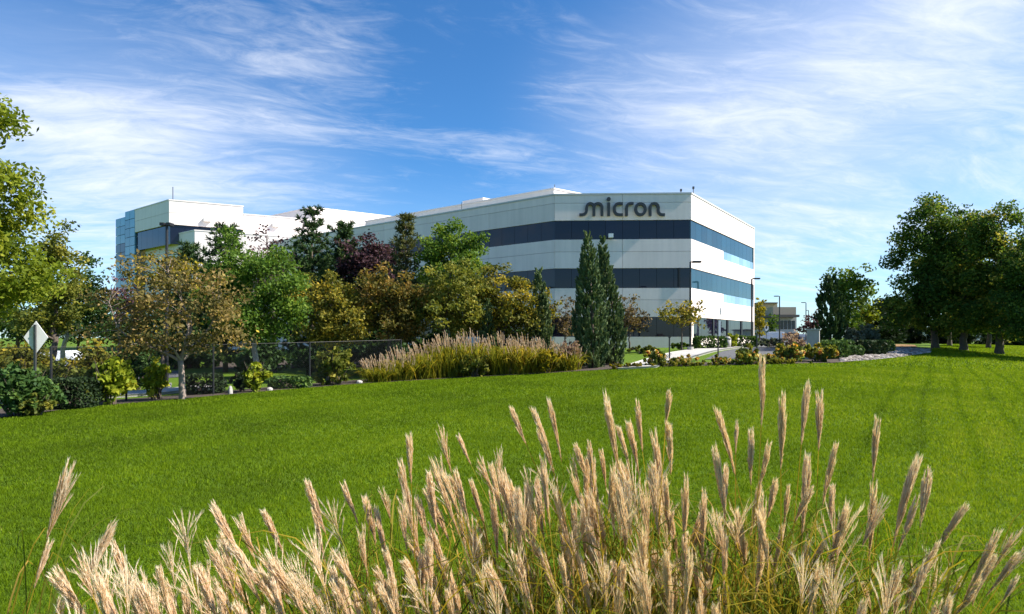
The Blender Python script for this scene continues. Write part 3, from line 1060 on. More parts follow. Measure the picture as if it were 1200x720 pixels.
# buildings far beyond the car park
far = thing('far_building', 'low tan building with dark roof overhang beyond the car park', 'building', (X(918, 150), 150, 1.2))
M_tan = surf('tan_stucco', (.38, .31, .23), .9, .08, .5)
M_brown = surf('brown_roof', (.10, .085, .07), .8, .1, 1)


def pbox(root, name, px0, px1, py0, py1, d, dep, mat):
    x0, x1 = X(px0, d), X(px1, d); z1, z0 = Zp(py0, d), Zp(py1, d)
    return MB().box(((x0 + x1) / 2, d + dep / 2, z0), x1 - x0, dep, z1 - z0).build(name, mat, root)


pbox(far, 'wall', 908, 933.5, 372, 397, 150, 20, surf('pale_stucco', (.5, .46, .4), .9, .08, .5))
pbox(far, 'upper_wall', 906, 933, 360, 368.9, 149.5, 21, M_tan)
pbox(far, 'roof', 904, 937, 369, 371.8, 147, 25, M_brown)
pbox(far, 'upper_wall', 890, 911, 356, 396, 172, 14, M_tan)
pbox(far, 'roof', 889, 911.5, 354.5, 355.9, 171, 16, M_brown)
for k in range(5):
    pbox(far, 'window', 910 + k * 4.6, 913.4 + k * 4.6, 376, 386, 149.9, .2, M_glass)
far2 = thing('far_building', 'pale distant shed glimpsed under the crowns of the big trees', 'building', (X(1088, 120), 120, 1.2))
pbox(far2, 'wall', 1050, 1160, 386, 401, 120, 10, M_panel_white)
pbox(far2, 'roof', 1048, 1162, 384, 385.9, 119.5, 11, M_brown)


# ------------------------------------------------------------------ street furniture
def lamp_post(label, px, d, top, head_px, heads=(1,), r=.07, group='parking lot lamp posts'):
    x = X(px, d); gz = g1(x, d); zt = Zp(top, d)
    t = thing('lamp_post', label, 'lamp post', (x, d, gz), group)
    MB().tube([(x, d, gz + .3), (x, d, zt)], [r, r * .8], 8).build('pole', M_black, t)
    MB().tube([(x, d, gz - .1), (x, d, gz + .3)], [r * 2.6, r * 2.6], 10).build('base', M_conc, t)
    for s in heads:
        w = head_px / F * d
        mb = MB().box((x + s * w * .62, d, zt - .04), w * .8, .34, .13)
        mb.build('lamp_head', M_black, t)
        MB().box((x + s * w * .14, d, zt - .01), w * .3, .06, .06).build('arm', M_black, t)
    return t


lamp_post('tall black lamp post among the rust coloured trees', 195.5, 27, 264, 6, (-1, 1), .075)
lamp_post('black lamp post in front of the office corner', 809, 43, 307.5, 12, (1,), .085)
lamp_post('black lamp post at the far end of the white office wall', 881, 60, 327, 9, (1,), .10)
lamp_post('black lamp post beside the parked white car', 913.5, 95, 347.5, 6, (-1,), .11)
lamp_post('thin lamp post beyond the car park near the reddish trees', 944.5, 110, 355, 5, (-1,), .10)
lamp_post('short thin lamp post standing behind the grey monument', 947.5, 135, 364, 3, (-1,), .10)


def sign_post(label, px, d, top, bot=None):
    x = X(px, d); gz = g1(x, d)
    t = thing('sign_post', label, 'sign post', (x, d, gz))
    MB().tube([(x, d, gz - .1), (x, d, Zp(top, d))], .04, 6).build('post', M_black, t)
    return t, x, gz


# the warning sign seen from behind
d = 16.0; x = X(41, d); gz = g1(x, d); zc = Zp(395.5, d)
ws = thing('road_sign', 'diamond road sign seen from its blank white back on a thin dark post', 'road sign', (x, d, gz))
MB().box((x, d, gz - .1), .055, .04, zc + .34 - gz + .1).build('post', M_galv, ws)
hw, hh = 12 / F * d, 19 / F * d
tilt = .25
V = []
for s in (0.028, 0.040):
    for a, b in ((0, hh), (hw, 0), (0, -hh), (-hw, 0)):
        V.append((x + a * .99, d + s + a * tilt, zc + b))
mk('sign_plate', V, M_sign, ws, faces=[(0, 1, 2, 3), (7, 6, 5, 4), (0, 4, 5, 1), (1, 5, 6, 2), (2, 6, 7, 3), (3, 7, 4, 0)])
MB().box((x, d - .024, zc + .1), .03, .012, .03).build('bolt', M_galv, ws)
t, x, gz = sign_post('dark post with a narrow pale sign turned edge on beside the walk', 841.5, 36, 376)
MB().box((x + .04, 36 - .05, Zp(394, 36)), .10, .30, .92).build('sign_plate', M_sign, t)
t, x, gz = sign_post('short dark post at the walk below the small golden tree', 784.5, 33, 396)
MB().box((x, 33, Zp(396, 33)), .11, .11, .05).build('cap', M_black, t)
t, x, gz = sign_post('short dark post beside the driveway and flowering shrubs', 887, 34, 392)
MB().box((x, 34, Zp(392, 34)), .11, .11, .05).build('cap', M_black, t)
d = 88
t, x, gz = sign_post('small white sign with a dark oval on a post by the car park', 898, d, 384)
th = np.linspace(0, 2 * math.pi, 20, endpoint=False)
for nm, r, m, o in (('sign_plate', 1.0, M_sign, 0), ('symbol', .45, M_black, -.02)):
    V = [(x + .32 * r * math.cos(a), d - .06 + o + e, Zp(384, d) + .50 * r * math.sin(a)) for e in (0, .018) for a in th]
    mk(nm, V, m, t, faces=[tuple(range(20)), tuple(range(20, 40))[::-1]] + [(i, 20 + i, 20 + (i + 1) % 20, (i + 1) % 20) for i in range(20)])
# concrete monument wall
d = 33; x = X(953, d); gz = g1(x, d)
mon = thing('entrance_monument', 'grey concrete entrance monument with a bright end between grasses and clipped hedges', 'monument', (x, d, gz))
u = np.array((.86, -.51, 0)); n = np.array((.51, .86, 0))
zt = Zp(387, d)
MB().box((x, d, gz - .1), .62, .35, zt - gz + .1, u, n).build('slab', M_conc, mon)
MB().box((x, d, zt), .70, .43, .06, u, n).build('cap', M_conc, mon)
MB().box(np.array((x, d, gz - .08)), .8, .5, .2, u, n).build('plinth', M_conc, mon)

# a pair of white bins or pillars by the entrance hedge
d = 47; x = X(853, d); gz = g1(x, d)
bn = thing('litter_bin', 'small pale litter bin beside the clipped hedge at the office', 'litter bin', (x, d, gz))
MB().tube([(x, d, gz), (x, d, gz + .75)], [.22, .25], 12).build('body', M_conc, bn, True)
MB().tube([(x, d, gz + .75), (x, d, gz + .95)], [.28, .12], 12).build('lid', M_conc, bn, True)
# small white marker stones along the lawn edge
for px, d, w, h, lb in ((270, 22.2, .17, .30, 'small pointed white marker stone by the thin fence post'), (316, 23.6, .26, .12, 'flat white stone between low hedge and lime shrub'),
                        (359, 24.8, .2, .18, 'blocky white stone at the foot of the fence post'), (421, 26.4, .3, .13, 'flat pale stone at the end of the pink grasses')):
    x = X(px, d); gz = g1(x, d) + .03
    V, Fc = [], []
    th = np.linspace(0, 2 * math.pi, 9, endpoint=False)
    for zz, s in ((-.05, 1), (.45, .95), (.8, .7), (1.0, .3)):
        for a in th: V.append((x + math.cos(a) * w / 2 * s * rng.uniform(.88, 1.1), d + math.sin(a) * w / 2 * s * rng.uniform(.88, 1.1), gz + zz * h))
    for i in range(3):
        for j in range(9): Fc.append((i * 9 + j, i * 9 + (j + 1) % 9, (i + 1) * 9 + (j + 1) % 9, (i + 1) * 9 + j))
    Fc.append(tuple(range(27, 36)))
    setp(mk('marker_stone', V, surf('pale_stone', (.36, .34, .31), .9, .2, 8, .5, 40), faces=Fc), lb, 'stone')

# chain link fence along the lawn edge
FP = [(-60, 17.6), (60, 18.6), (148, 20.6), (250, 22.4), (363, 24.9), (470, 28.6)]
fr = thing('chain_link_fence', 'thin dark chain link fence running behind the lawn edge shrubs', 'fence', (X(250, 22.4), 22.4, g1(X(250, 22.4), 22.4)))
FPW = [np.array((X(p, d), d, g1(X(p, d), d))) for p, d in FP]
FH = 1.92
for p in FPW: MB().tube([p - (0, 0, .1), p + (0, 0, FH)], .035, 8).build('post', M_black, fr)
wv, wq = [], []
for a, b in zip(FPW[:-1], FPW[1:]):
    MB().tube([a + (0, 0, FH - .03), b + (0, 0, FH - .03)], .009, 5).build('top_rail', M_black, fr)
    Lf = np.linalg.norm((b - a)[:2]); s = .085
    for k in range(int((Lf + FH) / s)):
        for sg in (1, -1):
            t0 = k * s - (FH if sg > 0 else 0)
            z0, z1 = 0.05, FH - .03
            e0, e1 = (t0, t0 + (z1 - z0)) if sg > 0 else (t0, t0 - (z1 - z0))
            # clip to the bay
            lo, hi = 0.0, Lf
            pts = []
            f0, f1 = 0.0, 1.0
            dx = e1 - e0
            for lim, s_ in ((lo, 1), (hi, -1)):
                v0, v1 = (e0 - lim) * s_, (e1 - lim) * s_
                if v0 < 0 and v1 < 0: f0 = 2
                elif v0 < 0: f0 = max(f0, v0 / (v0 - v1))
                elif v1 < 0: f1 = min(f1, v0 / (v0 - v1))
            if f0 >= f1: continue
            for f in (f0, f1):
                q = a + (b - a) * ((e0 + dx * f) / Lf); q = q + np.array((0, 0, z0 + (z1 - z0) * f))
                pts.append(q)
            w = .0022; i0 = len(wv)
            wv += [pts[0] + (w, 0, 0), pts[0] - (w, 0, 0), pts[1] - (w, 0, 0), pts[1] + (w, 0, 0)]
            wq.append((i0, i0 + 1, i0 + 2, i0 + 3))
setp(mk('wire_mesh', wv, M_galv, fr, quads=wq), kind='stuff')


# ------------------------------------------------------------------ cars
def car(label, px, d, yaw, paint, L=4.6, W=1.82, H=1.7, suv=True, group='parked cars'):
    x = X(px, d); gz = g1(x, d) + .09
    t = thing('parked_car', label, 'car', (x, d, gz), group)
    ca, sa = math.cos(yaw), math.sin(yaw)

    def T(V):
        V = np.asarray(V, float)
        return np.stack([x + V[:, 0] * ca - V[:, 1] * sa, d + V[:, 0] * sa + V[:, 1] * ca, gz + V[:, 2]], 1)
    h = L / 2
    prof = [(-h, .35), (-h + .02, .75), (-h + .15, .95 * H / 1.7), (-h + .25, H * .97), (-h + .7, H), (.35, H * .99), (1.05, 1.02 * H / 1.7), (h - .25, .88 * H / 1.7), (h, .68), (h - .02, .35)] if suv else \
           [(-h, .35), (-h + .02, .8), (-h + .15, .92), (-h + .75, .95), (-h + 1.35, H * .98), (.2, H), (1.15, .95), (h - .2, .78), (h, .6), (h - .02, .35)]
    sect = []
    for yy, k in ((-W / 2, .0), (-W / 2 + .02, 0), (W / 2 - .02, 0), (W / 2, 0)):
        sect.append(yy)
    n = len(prof)
    V = []
    for s in (-1, 1):
        for (a, z) in prof:
            narrow = .16 if z > 1.05 else 0.0
            V.append((a, s * (W / 2 - narrow), z))
    Fc = [tuple(range(n))[::-1], tuple(range(n, 2 * n))] + [(i, (i + 1) % n, n + (i + 1) % n, n + i) for i in range(n)]
    o = mk('body', T(V), paint, t, faces=Fc)
    bv = o.modifiers.new('bevel', 'BEVEL'); bv.width = .05; bv.segments = 2
    for s in (-1, 1):
        ws_ = [(-h + .32, H * .90), (-.55, H * .91), (-.62, H * .64), (-h + .25, H * .63)], [(-.45, H * .91), (.28, H * .90), (.85, H * .64), (-.52, H * .64)]
        for q in ws_:
            yy = lambda z: s * (W / 2 - (.16 if z > 1.05 else .06) + .012)
            V = [(a, yy(z), z) for a, z in q] + [(a, yy(z) - s * .02, z) for a, z in q]
            mk('side_window', T(V), M_glass, t, faces=[(0, 1, 2, 3), (7, 6, 5, 4), (0, 4, 5, 1), (1, 5, 6, 2), (2, 6, 7, 3), (3, 7, 4, 0)])
        for wx in (-h + .85, h - .85):
            th = np.linspace(0, 2 * math.pi, 16, endpoint=False)
            ring = lambda r, y: [(wx + r * math.cos(a), y, .33 + r * math.sin(a)) for a in th]
            V = ring(.33, s * (W / 2 - .18)) + ring(.33, s * (W / 2 + .02))
            cyl = [tuple(range(16)), tuple(range(16, 32))[::-1]] + [(i, 16 + i, 16 + (i + 1) % 16, (i + 1) % 16) for i in range(16)]
            wl = mk('wheel', T(V), M_black, t, faces=cyl)
            V = ring(.2, s * (W / 2 - .02)) + ring(.2, s * (W / 2 + .03))
            mk('rim', T(V), M_galv, wl, faces=cyl)
    for s in (-1, 1):
        V, Fc = obox((h - .04, s * (W / 2 - .3), .62), UX, UY, .12, .34, .14)
        mk('headlight', T(V), M_white, t, faces=Fc)
        V, Fc = obox((-h + .04, s * (W / 2 - .22), .78), UX, UY, .12, .22, .22)
        mk('tail_light', T(V), surf('red_lens', (.35, .02, .02), .3, .1, 5), t, faces=Fc)
    V, Fc = obox((h - 1.25, 0, H * .66), UX, UY, .5, W - .5, .02)
    return t


M_carw = surf('car_white', (.72, .72, .72), .3, .03, 2, coat=.6)
M_card = surf('car_dark', (.03, .032, .04), .3, .05, 2, coat=.6)
M_cars = surf('car_silver', (.35, .36, .38), .3, .03, 2, metal=.5, coat=.5)
car('white sport utility car parked in the far car park', 903, 104, math.radians(160), M_carw, 4.7, 1.85, 1.75)
car('dark car parked behind the white one', 921, 112, math.radians(165), M_card, 4.7, 1.85, 1.7)
car('silver car parked at the end of the far row', 936, 112, math.radians(170), M_cars, 4.6, 1.8, 1.45, False)
car('dark low car parked furthest back near the tan building', 926, 126, math.radians(165), M_card, 4.6, 1.8, 1.5, False)
car('white car half hidden behind the left hand trees and shrubs', 78, 38, math.radians(8), M_carw, 4.6, 1.8, 1.45, False)

# ------------------------------------------------------------------ trees on the left
tree('ash_tree', 'large yellow green ash tree beside the diamond sign', -70, 13, [(-56, 300, 108, 88), (-46, 205, 76, 84), (-42, 160, 54, 62), (-45, 375, 52, 45), (-52, 135, 56, 68)], L_ash, lai=6.0, leaf_px=3.1, aspect=2.1, clump=.15, tmean=.42, tvar=.2, fork_h=.2)
tree('honey_locust', 'slim tree with yellowing top beyond the ash tree', 62, 27, [(70, 296, 26, 38), (58, 335, 34, 36), (80, 345, 22, 30), (50, 375, 40, 20)], L_olive, lai=4.2, tmean=.4, tvar=.22)
tree('street_tree', 'dark green round tree with pale trunk by the driveway', 70, 30, [(104, 328, 24, 32), (88, 360, 34, 30), (110, 362, 24, 26)], L_dgreen, M_bark_pale, lai=3.6, fork_h=.3, trunk_r=.13)
tree('crab_apple', 'spreading crab apple with rust brown leaves and forked pale trunk', 214, 20.3, [(140, 372, 48, 36), (192, 340, 52, 42), (258, 368, 42, 40), (215, 385, 55, 26), (168, 402, 36, 16), (243, 330, 30, 22), (185, 310, 24, 16)], L_rust, surf('bark_crab_apple', (.24, .185, .15), .85, .3, 9, .5, 60),
     lai=1.6, leaf_px=2.7, forks=5, fork_h=.26, limbs=70, trunk_r=.095, tmean=.42, tvar=.26, clump=.16, squash=.8)
tree('yellow_tree', 'small tree with bright yellow top beside the lamp post', 190, 27, [(178, 322, 28, 22), (215, 315, 16, 16)], L_golden, lai=2.6, tmean=.5, tvar=.3)
tree('linden_tree', 'full green linden tree with pale straight trunk', 300, 25, [(290, 325, 56, 42), (335, 348, 32, 46), (305, 372, 52, 30), (258, 318, 30, 30), (275, 292, 24, 24)], L_linden, M_bark_pale, lai=4.4, trunk_r=.13, fork_h=.3, tmean=.42, tvar=.2)
pine('pine_tree', 'dark pine tree rising behind the green linden', 264, 39, 262, 48, L_pine, sparse=1.1)
pine('pine_tree', 'dark pine tree with low top between lamp post and linden', 222, 44, 283, 44, L_pine)
pine('pine_tree', 'tallest dark pine tree in front of the white factory hall', 366, 39, 243, 46, L_pine, sparse=1.2)
pine('pine_tree', 'dark pine with pointed top beside the tallest pine', 404, 41, 258, 42, L_pine, sparse=1.2)
pine('spruce_tree', 'sparse olive spruce with thin pointed top in front of the office', 475, 37, 249, 30, L_spruce, sparse=.8, whorls=20)
pine('pine_tree', 'short dark pine behind the golden thicket near the purple tree', 447, 44, 288, 50, L_pine)
tree('purple_tree', 'purple leaved tree between the pines and the spruce', 432, 40, [(428, 300, 34, 28), (450, 312, 26, 28), (412, 316, 20, 24)], L_purple, lai=3.0, tmean=.5)
tree('purple_tree', 'small purple leaved tree behind the crab apple', 138, 40, [(138, 345, 22, 20), (150, 360, 20, 20)], L_purple, lai=2.6, tmean=.7)
tree('twiggy_tree', 'thin purplish twiggy tree top above the linden', 320, 38, [(318, 290, 26, 26), (312, 320, 28, 28)], L_purple, M_bark, lai=1.1, tmean=.75, limbs=50)
tree('green_maple', 'bright green maple tree in front of the office window band', 530, 36, [(526, 284, 30, 34), (553, 290, 18, 24), (528, 318, 42, 32), (508, 300, 14, 24)], L_linden, lai=5, tmean=.5, tvar=.18)
tree('dark_tree', 'dark green tree filling the gap behind linden and pines', 345, 42, [(345, 325, 40, 40), (390, 330, 40, 36), (300, 350, 50, 40)], L_dgreen, lai=3.2)
tree('dark_tree', 'dark green tree behind the golden hawthorns below the maple', 500, 40, [(500, 345, 50, 34), (560, 360, 44, 30)], L_dgreen, lai=3.2)
for lb, px, dd, cr, tm in (
        ('golden brown hawthorn nearest the linden trunk', 385, 30, [(380, 352, 36, 36), (405, 365, 36, 32), (388, 388, 42, 20)], .5),
        ('golden brown hawthorn below the purple tree', 455, 31, [(450, 345, 40, 36), (475, 360, 36, 36), (452, 380, 44, 22)], .45),
        ('olive gold hawthorn below the green maple', 520, 31, [(512, 345, 38, 36), (545, 340, 38, 34), (520, 372, 52, 22)], .5),
        ('orange tinted hawthorn beside the small juniper column', 590, 32, [(580, 345, 40, 38), (612, 352, 26, 30), (590, 375, 48, 20)], .48)):
    tree('hawthorn_tree', lb, px, dd, cr, {385: L_gold, 455: L_haw, 520: L_olive, 590: L_gold}[px], lai=4.4, tmean=tm, tvar=.24, leaf_px=2.2, clump=.13, limbs=34, group='golden hawthorns in front of the office')
tree('gold_shrub_tree', 'small yellow orange shrub tree left of the tall junipers', 640, 34, [(640, 360, 16, 22), (632, 380, 18, 18)], L_golden, lai=2.6, tmean=.35)
# understorey and far trees that close the view under the crowns
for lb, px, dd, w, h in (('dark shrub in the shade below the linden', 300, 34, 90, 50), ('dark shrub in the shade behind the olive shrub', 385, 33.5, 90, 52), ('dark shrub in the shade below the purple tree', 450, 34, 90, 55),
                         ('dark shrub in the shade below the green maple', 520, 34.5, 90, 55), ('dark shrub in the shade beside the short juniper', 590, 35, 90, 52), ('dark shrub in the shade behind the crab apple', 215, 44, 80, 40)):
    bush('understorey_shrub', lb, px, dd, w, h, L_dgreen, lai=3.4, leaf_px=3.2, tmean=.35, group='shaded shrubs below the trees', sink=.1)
for lb, px, dd, cr in (('dark green tree beyond the driveway behind the diamond sign', 20, 48, [(20, 372, 44, 30), (-10, 360, 40, 40), (50, 385, 34, 20)]),
                       ('dark green tree beyond the driveway behind the white car', 90, 50, [(85, 375, 36, 28), (115, 385, 34, 22)]),
                       ('dark green tree beyond the driveway behind the crab apple', 160, 52, [(150, 372, 38, 30), (190, 380, 38, 24)]),
                       ('dark green tree beyond the driveway near the lamp post', 240, 54, [(235, 365, 40, 34), (270, 380, 36, 22)])):
    tree('background_tree', lb, px, dd, cr, L_dgreen, lai=3.6, tmean=.35, group='dark trees beyond the driveway')
# thin trees close to the office
for lb, px, cr, mt in (('thin brown leaved tree behind the tall junipers on their office side', 662, [(660, 365, 20, 20), (668, 385, 18, 14)], L_twig),
                       ('thin brown leaved tree against the office wall beside the sloping walk', 738, [(735, 364, 26, 20), (745, 378, 22, 12), (722, 370, 16, 16)], L_twig)):
    tree('young_tree', lb, px, 44, cr, mt, lai=1.3, limbs=60, trunk_r=.07, leaf_px=2.2, group='thin young trees along the office', tmean=.45)
tree('young_tree', 'small golden tree with slim trunk at the office corner', 799, 43, [(798, 366, 26, 18), (812, 374, 20, 12), (785, 372, 18, 12)], L_gold, lai=1.8, limbs=50, trunk_r=.06, fork_h=.3, leaf_px=2.4, tmean=.6, tvar=.25)
tree('yellow_tree', 'narrow bright yellow tree at the end of the office wall', 890, 82, [(889, 368, 9, 20), (891, 384, 8, 10)], L_golden, lai=3.5, tmean=.45, leaf_px=2.2)
tree('small_tree', 'small dark green tree in front of the far tan building', 907, 118, [(906, 378, 7, 12), (903, 384, 6, 9)], L_green, lai=3.0, leaf_px=2)
# columns
juniper('juniper', 'tall columnar juniper, the taller of the pair at the lawn edge', 694, 29.8, 272, 433, 19, L_jun, lean=-.24)
juniper('juniper', 'tall columnar juniper, the slimmer and darker of the pair', 719, 31.4, 277, 432, 15.5, L_jun, lean=-.62)
juniper('juniper', 'short columnar juniper between golden hawthorn and the tall pair', 632, 33, 314, 410, 15, L_jun)
juniper('juniper', 'smallest columnar juniper poking out of the pink grasses', 571, 31, 350, 410, 10, L_jun)
# right hand group
tree('broadleaf_tree', 'green broadleaf tree with yellow edge beside the dark cypress', 992, 45, [(988, 340, 24, 32), (1005, 335, 18, 26), (992, 368, 24, 24)], L_linden, lai=3.4, tmean=.35, tvar=.22)
tree('broadleaf_tree', 'slender yellow green tree next to the big dark maples', 1015, 48, [(1014, 352, 15, 28), (1018, 372, 14, 18)], L_ash, lai=2.6, tmean=.35, tvar=.25)
juniper('cypress', 'dark columnar cypress beside the broadleaf tree and hedges', 973, 40.5, 322, 400, 15, L_pine, profile=((0, .8), (.3, 1), (.6, .85), (.85, .45), (1, .05)))
for lb, px, dd, cr, tm, mt in (
        ('big dark maple at the end of the row, beside the stone bed', 1096, 42, [(1084, 325, 44, 52), (1098, 282, 40, 50), (1074, 355, 38, 30), (1112, 335, 36, 50), (1085, 374, 42, 20)], .42, L_maple),
        ('big maple with yellowing leaves in the middle of the row', 1129, 40.5, [(1132, 296, 38, 58), (1140, 350, 40, 38), (1118, 340, 30, 44), (1135, 378, 44, 15)], .62, L_maple),
        ('tallest maple of the row with an upright green top', 1171, 38.5, [(1163, 280, 26, 54), (1172, 330, 40, 52), (1185, 300, 26, 50), (1175, 377, 40, 18)], .56, L_maple),
        ('dark maple at the low end of the row', 1215, 36, [(1215, 330, 36, 66), (1200, 360, 30, 44), (1235, 300, 40, 60), (1205, 385, 30, 18)], .36, L_maple)):
    tree('maple_tree', lb, px, dd, cr, mt, lai=5.0, trunk_r=.24, fork_h=.16, tmean=tm, tvar=.24, leaf_px=2.1, group='maples along the lawn', clump=.14, squash=.8)
for lb, px, dd, cr in (('slim maple standing behind the big maple row', 1113, 50, [(1112, 345, 36, 36), (1100, 320, 30, 40)]), ('slim maple behind the tallest maple', 1158, 47, [(1160, 345, 36, 36), (1178, 360, 30, 28)])):
    tree('maple_tree', lb, px, dd, cr, L_maple, lai=3.0, trunk_r=.17, fork_h=.2, tmean=.45, group='maples along the lawn')
# maples further along the row: they stand beyond the frame and their shadows cross the lawn
for k, (x, y, lb) in enumerate(((35, 34, 'maple further along the row, past the low end'), (42, 38.5, 'maple further along the row, second past the low end'),
                                (45, 30, 'maple at the far end of the row above the slope'))):
    px = CX + F * x / y
    s = F / y
    zc = HY + (EYE - 5.2) * s
    tree('maple_tree', lb, px, y, [(px, zc, 2.4 * s, 3.1 * s), (px + 20, zc + 1.5 * s, 2.2 * s, 1.8 * s)], L_maple, lai=3.2, trunk_r=.2, fork_h=.16, tmean=.5, leaf_px=3.2, group='maples along the lawn')
for lb, px in (('dark evergreen tree in the far row, beside the pale shed', 1040), ('dark evergreen tree in the far row behind the stone bed', 1062), ('dark evergreen tree in the far row behind the big maples', 1120),
               ('dark evergreen tree in the far row at the low end of the maples', 1185), ('dark evergreen tree in the far row, closest to the slender yellow tree', 1022)):
    pine('evergreen_tree', lb, px, 66 + (px % 7), 352 + (px % 5) * 4, 26, L_yew, sparse=1.0, whorls=12, group='dark evergreens behind the maples', bottom=.02)
tree('reddish_tree', 'low reddish tree behind the grey monument', 950, 70, [(952, 380, 12, 10), (942, 384, 9, 8), (958, 370, 8, 10)], L_purple, lai=3.0, tmean=.8, leaf_px=2.2)

# ------------------------------------------------------------------ shrubs
bush('shrub', 'dark green shrub at the lawn edge in front of the diamond sign', 20, 16.0, 105, 62, L_hedge, lai=4.2, tmean=.4, leaf_px=3.4)
bush('shrub', 'twiggy brownish green shrub at the lawn edge beside the dark shrub', 42, 15.9, 50, 30, L_olive, tmean=.3, lai=2.4)
bush('shrub', 'nearly black clipped round yew beside the lime green shrub', 86, 17.9, 44, 36, L_yew, box=True, lai=4.5, leaf_px=2.4)
bush('shrub', 'bright lime green shrub with large leaves at the lawn edge', 128, 18.9, 66, 62, L_lime, leaf_px=4.4, tmean=.48, lai=3.6)
bush('shrub', 'yellow green shrub between lime shrub and crab apple trunk', 183, 20.9, 44, 54, L_lime, leaf_px=3.6, tmean=.55, tvar=.28, lai=2.6)
bush('shrub', 'golden leaved low shrub behind the black yew', 100, 20.6, 70, 40, L_gold, leaf_px=3.2, tmean=.45)
bush('shrub', 'tangled olive shrub hiding the white car', 62, 21.5, 64, 52, L_olive, tmean=.3)
bush('shrub', 'rust tinted shrub behind the diamond sign', 20, 24.5, 80, 66, L_gold, tmean=.4, lai=4)
bush('shrub', 'rust tinted shrub between the pale trunk and the lime shrub', 108, 26, 66, 62, L_gold, tmean=.5, lai=4)
bush('shrub', 'dark shrub behind the yellow green shrub left of the crab apple', 160, 27.5, 70, 58, L_dgreen, tmean=.5, lai=4)
bush('shrub', 'lime shrub around the linden trunk', 299, 23.2, 38, 42, L_lime, leaf_px=3.8, tmean=.45)
bush('shrub', 'olive shrub behind the fence post beside the pink grasses', 394, 25.9, 64, 46, L_olive, leaf_px=3.4, tmean=.45, lai=3.2)
bush('hedge', 'low dark hedge behind the crab apple trunk', 238, 23.2, 44, 24, L_yew, box=True, leaf_px=2.6, lai=4, cat='hedge', depth=.9)
bush('hedge', 'low dark green hedge between two white stones', 340, 24.7, 46, 14, L_hedge, box=True, leaf_px=2.6, lai=4, cat='hedge', depth=.8)
bush('shrub', 'small dark shrub in front of the low hedge near the pointed stone', 282, 23.9, 26, 26, L_yew, leaf_px=2.6)
bush('hedge', 'clipped green hedge at the office entrance', 832, 46, 36, 15, L_hedge, box=True, leaf_px=2.2, lai=4.5, cat='hedge', depth=1.2)
bush('hedge', 'clipped hedge continuing along the office past the litter bin', 872, 50, 30, 13, L_hedge, box=True, leaf_px=2.2, lai=4.5, cat='hedge', depth=1.2)
bush('shrub', 'yellow green feathery shrub behind the litter bin', 857, 48.6, 24, 20, L_lime, leaf_px=2.2, tmean=.6, up=.8)
bush('ground_cover', 'low green ground cover mound on the bank below the office', 752, 41, 56, 10, L_olive, leaf_px=2.4, tmean=.25, cat='ground cover', depth=3)
bush('ground_cover', 'low grassy mound at the foot of the small golden tree', 800, 45, 50, 9, L_green, leaf_px=2.4, tmean=.55, cat='ground cover', depth=3)
for i, (px, dd, w, h, tm) in enumerate(((772, 29.1, 34, 22, .50), (806, 29.3, 38, 13, .62), (842, 29.6, 36, 13, .58), (874, 29.9, 34, 25, .45), (896, 30.3, 34, 13, .66), (925, 30.7, 44, 25, .48), (958, 31.1, 44, 22, .56))):
    bush('flowering_shrub', ('leafy flowering shrub at the start of the row by the walk', 'low flowering shrub second in the row from the walk', 'low flowering shrub with orange tints, third in the row from the walk', 'tall leafy flowering shrub in the middle of the row',
                             'lowest reddish flowering shrub of the row', 'large flowering shrub in front of the grey monument', 'wide flowering shrub at the hedge end of the row')[i],
         px, dd, w * 1.25, h, L_rose, leaf_px=2.8, tmean=tm, tvar=.26, group='flowering shrubs beside the walk')
bush('ground_cover', 'low yellow green ground cover along the lawn edge under the flowering shrubs', 800, 28.75, 110, 7, L_olive, leaf_px=2.2, tmean=.6, cat='ground cover', depth=.8, lumps=16)
bush('ground_cover', 'low olive ground cover under the far end of the flowering shrubs', 905, 29.9, 120, 7, L_olive, leaf_px=2.2, tmean=.6, cat='ground cover', depth=.8, lumps=16)
bush('ground_cover', 'low golden ground cover between the pink grasses and the junipers', 735, 28.2, 70, 8, L_golden, leaf_px=2.2, tmean=.3, cat='ground cover', depth=.8, lumps=14)
bush('shrub', 'dry pinkish shrub beside the foot of the tall junipers', 668, 28.8, 40, 38, L_pink, leaf_px=2.4, tmean=.35, lai=3.0)
bush('shrub', 'green shrub with pale blossoms at the front of the pink grasses', 556, 28.2, 50, 30, L_olive, leaf_px=2.6, tmean=.4, lai=2.4)
bush('shrub', 'golden leaved shrub at the front of the grasses near the junipers', 640, 28.3, 46, 30, L_golden, leaf_px=2.6, tmean=.45, lai=2.8)
bush('hedge', 'clipped box hedge behind, topmost beside the cypress', 980, 37.5, 36, 15, L_hedge, box=True, leaf_px=2.2, lai=4.5, cat='hedge', depth=1.6)
bush('hedge', 'clipped box hedge at the lawn corner beside the flowering shrubs', 974, 33.4, 32, 19, L_hedge, box=True, leaf_px=2.2, lai=4.5, cat='hedge', depth=1.3)
bush('hedge', 'small clipped box hedge tucked behind the corner hedge', 999, 34.8, 18, 13, L_hedge, box=True, leaf_px=2.2, lai=4.5, cat='hedge', depth=1.0)
bush('hedge', 'dark clipped box hedge standing in the pale stone bed', 1021, 36, 27, 17, L_yew, box=True, leaf_px=2.2, lai=4.8, cat='hedge', depth=1.4, tmean=.7)
bush('hedge', 'small clipped hedge block behind the dark one in the stone bed', 1036, 38, 16, 14, L_hedge, box=True, leaf_px=2.2, lai=4.5, cat='hedge', depth=1.0)
bush('shrub', 'round silvery green shrub above the dark hedge block', 1019, 40.5, 36, 34, L_silver, leaf_px=2.2, tmean=.25, lai=4, sink=.1)
bush('shrub', 'smaller silvery shrub between cypress and clipped hedges', 1000, 39, 24, 30, L_silver, leaf_px=2.2, tmean=.2, lai=4)
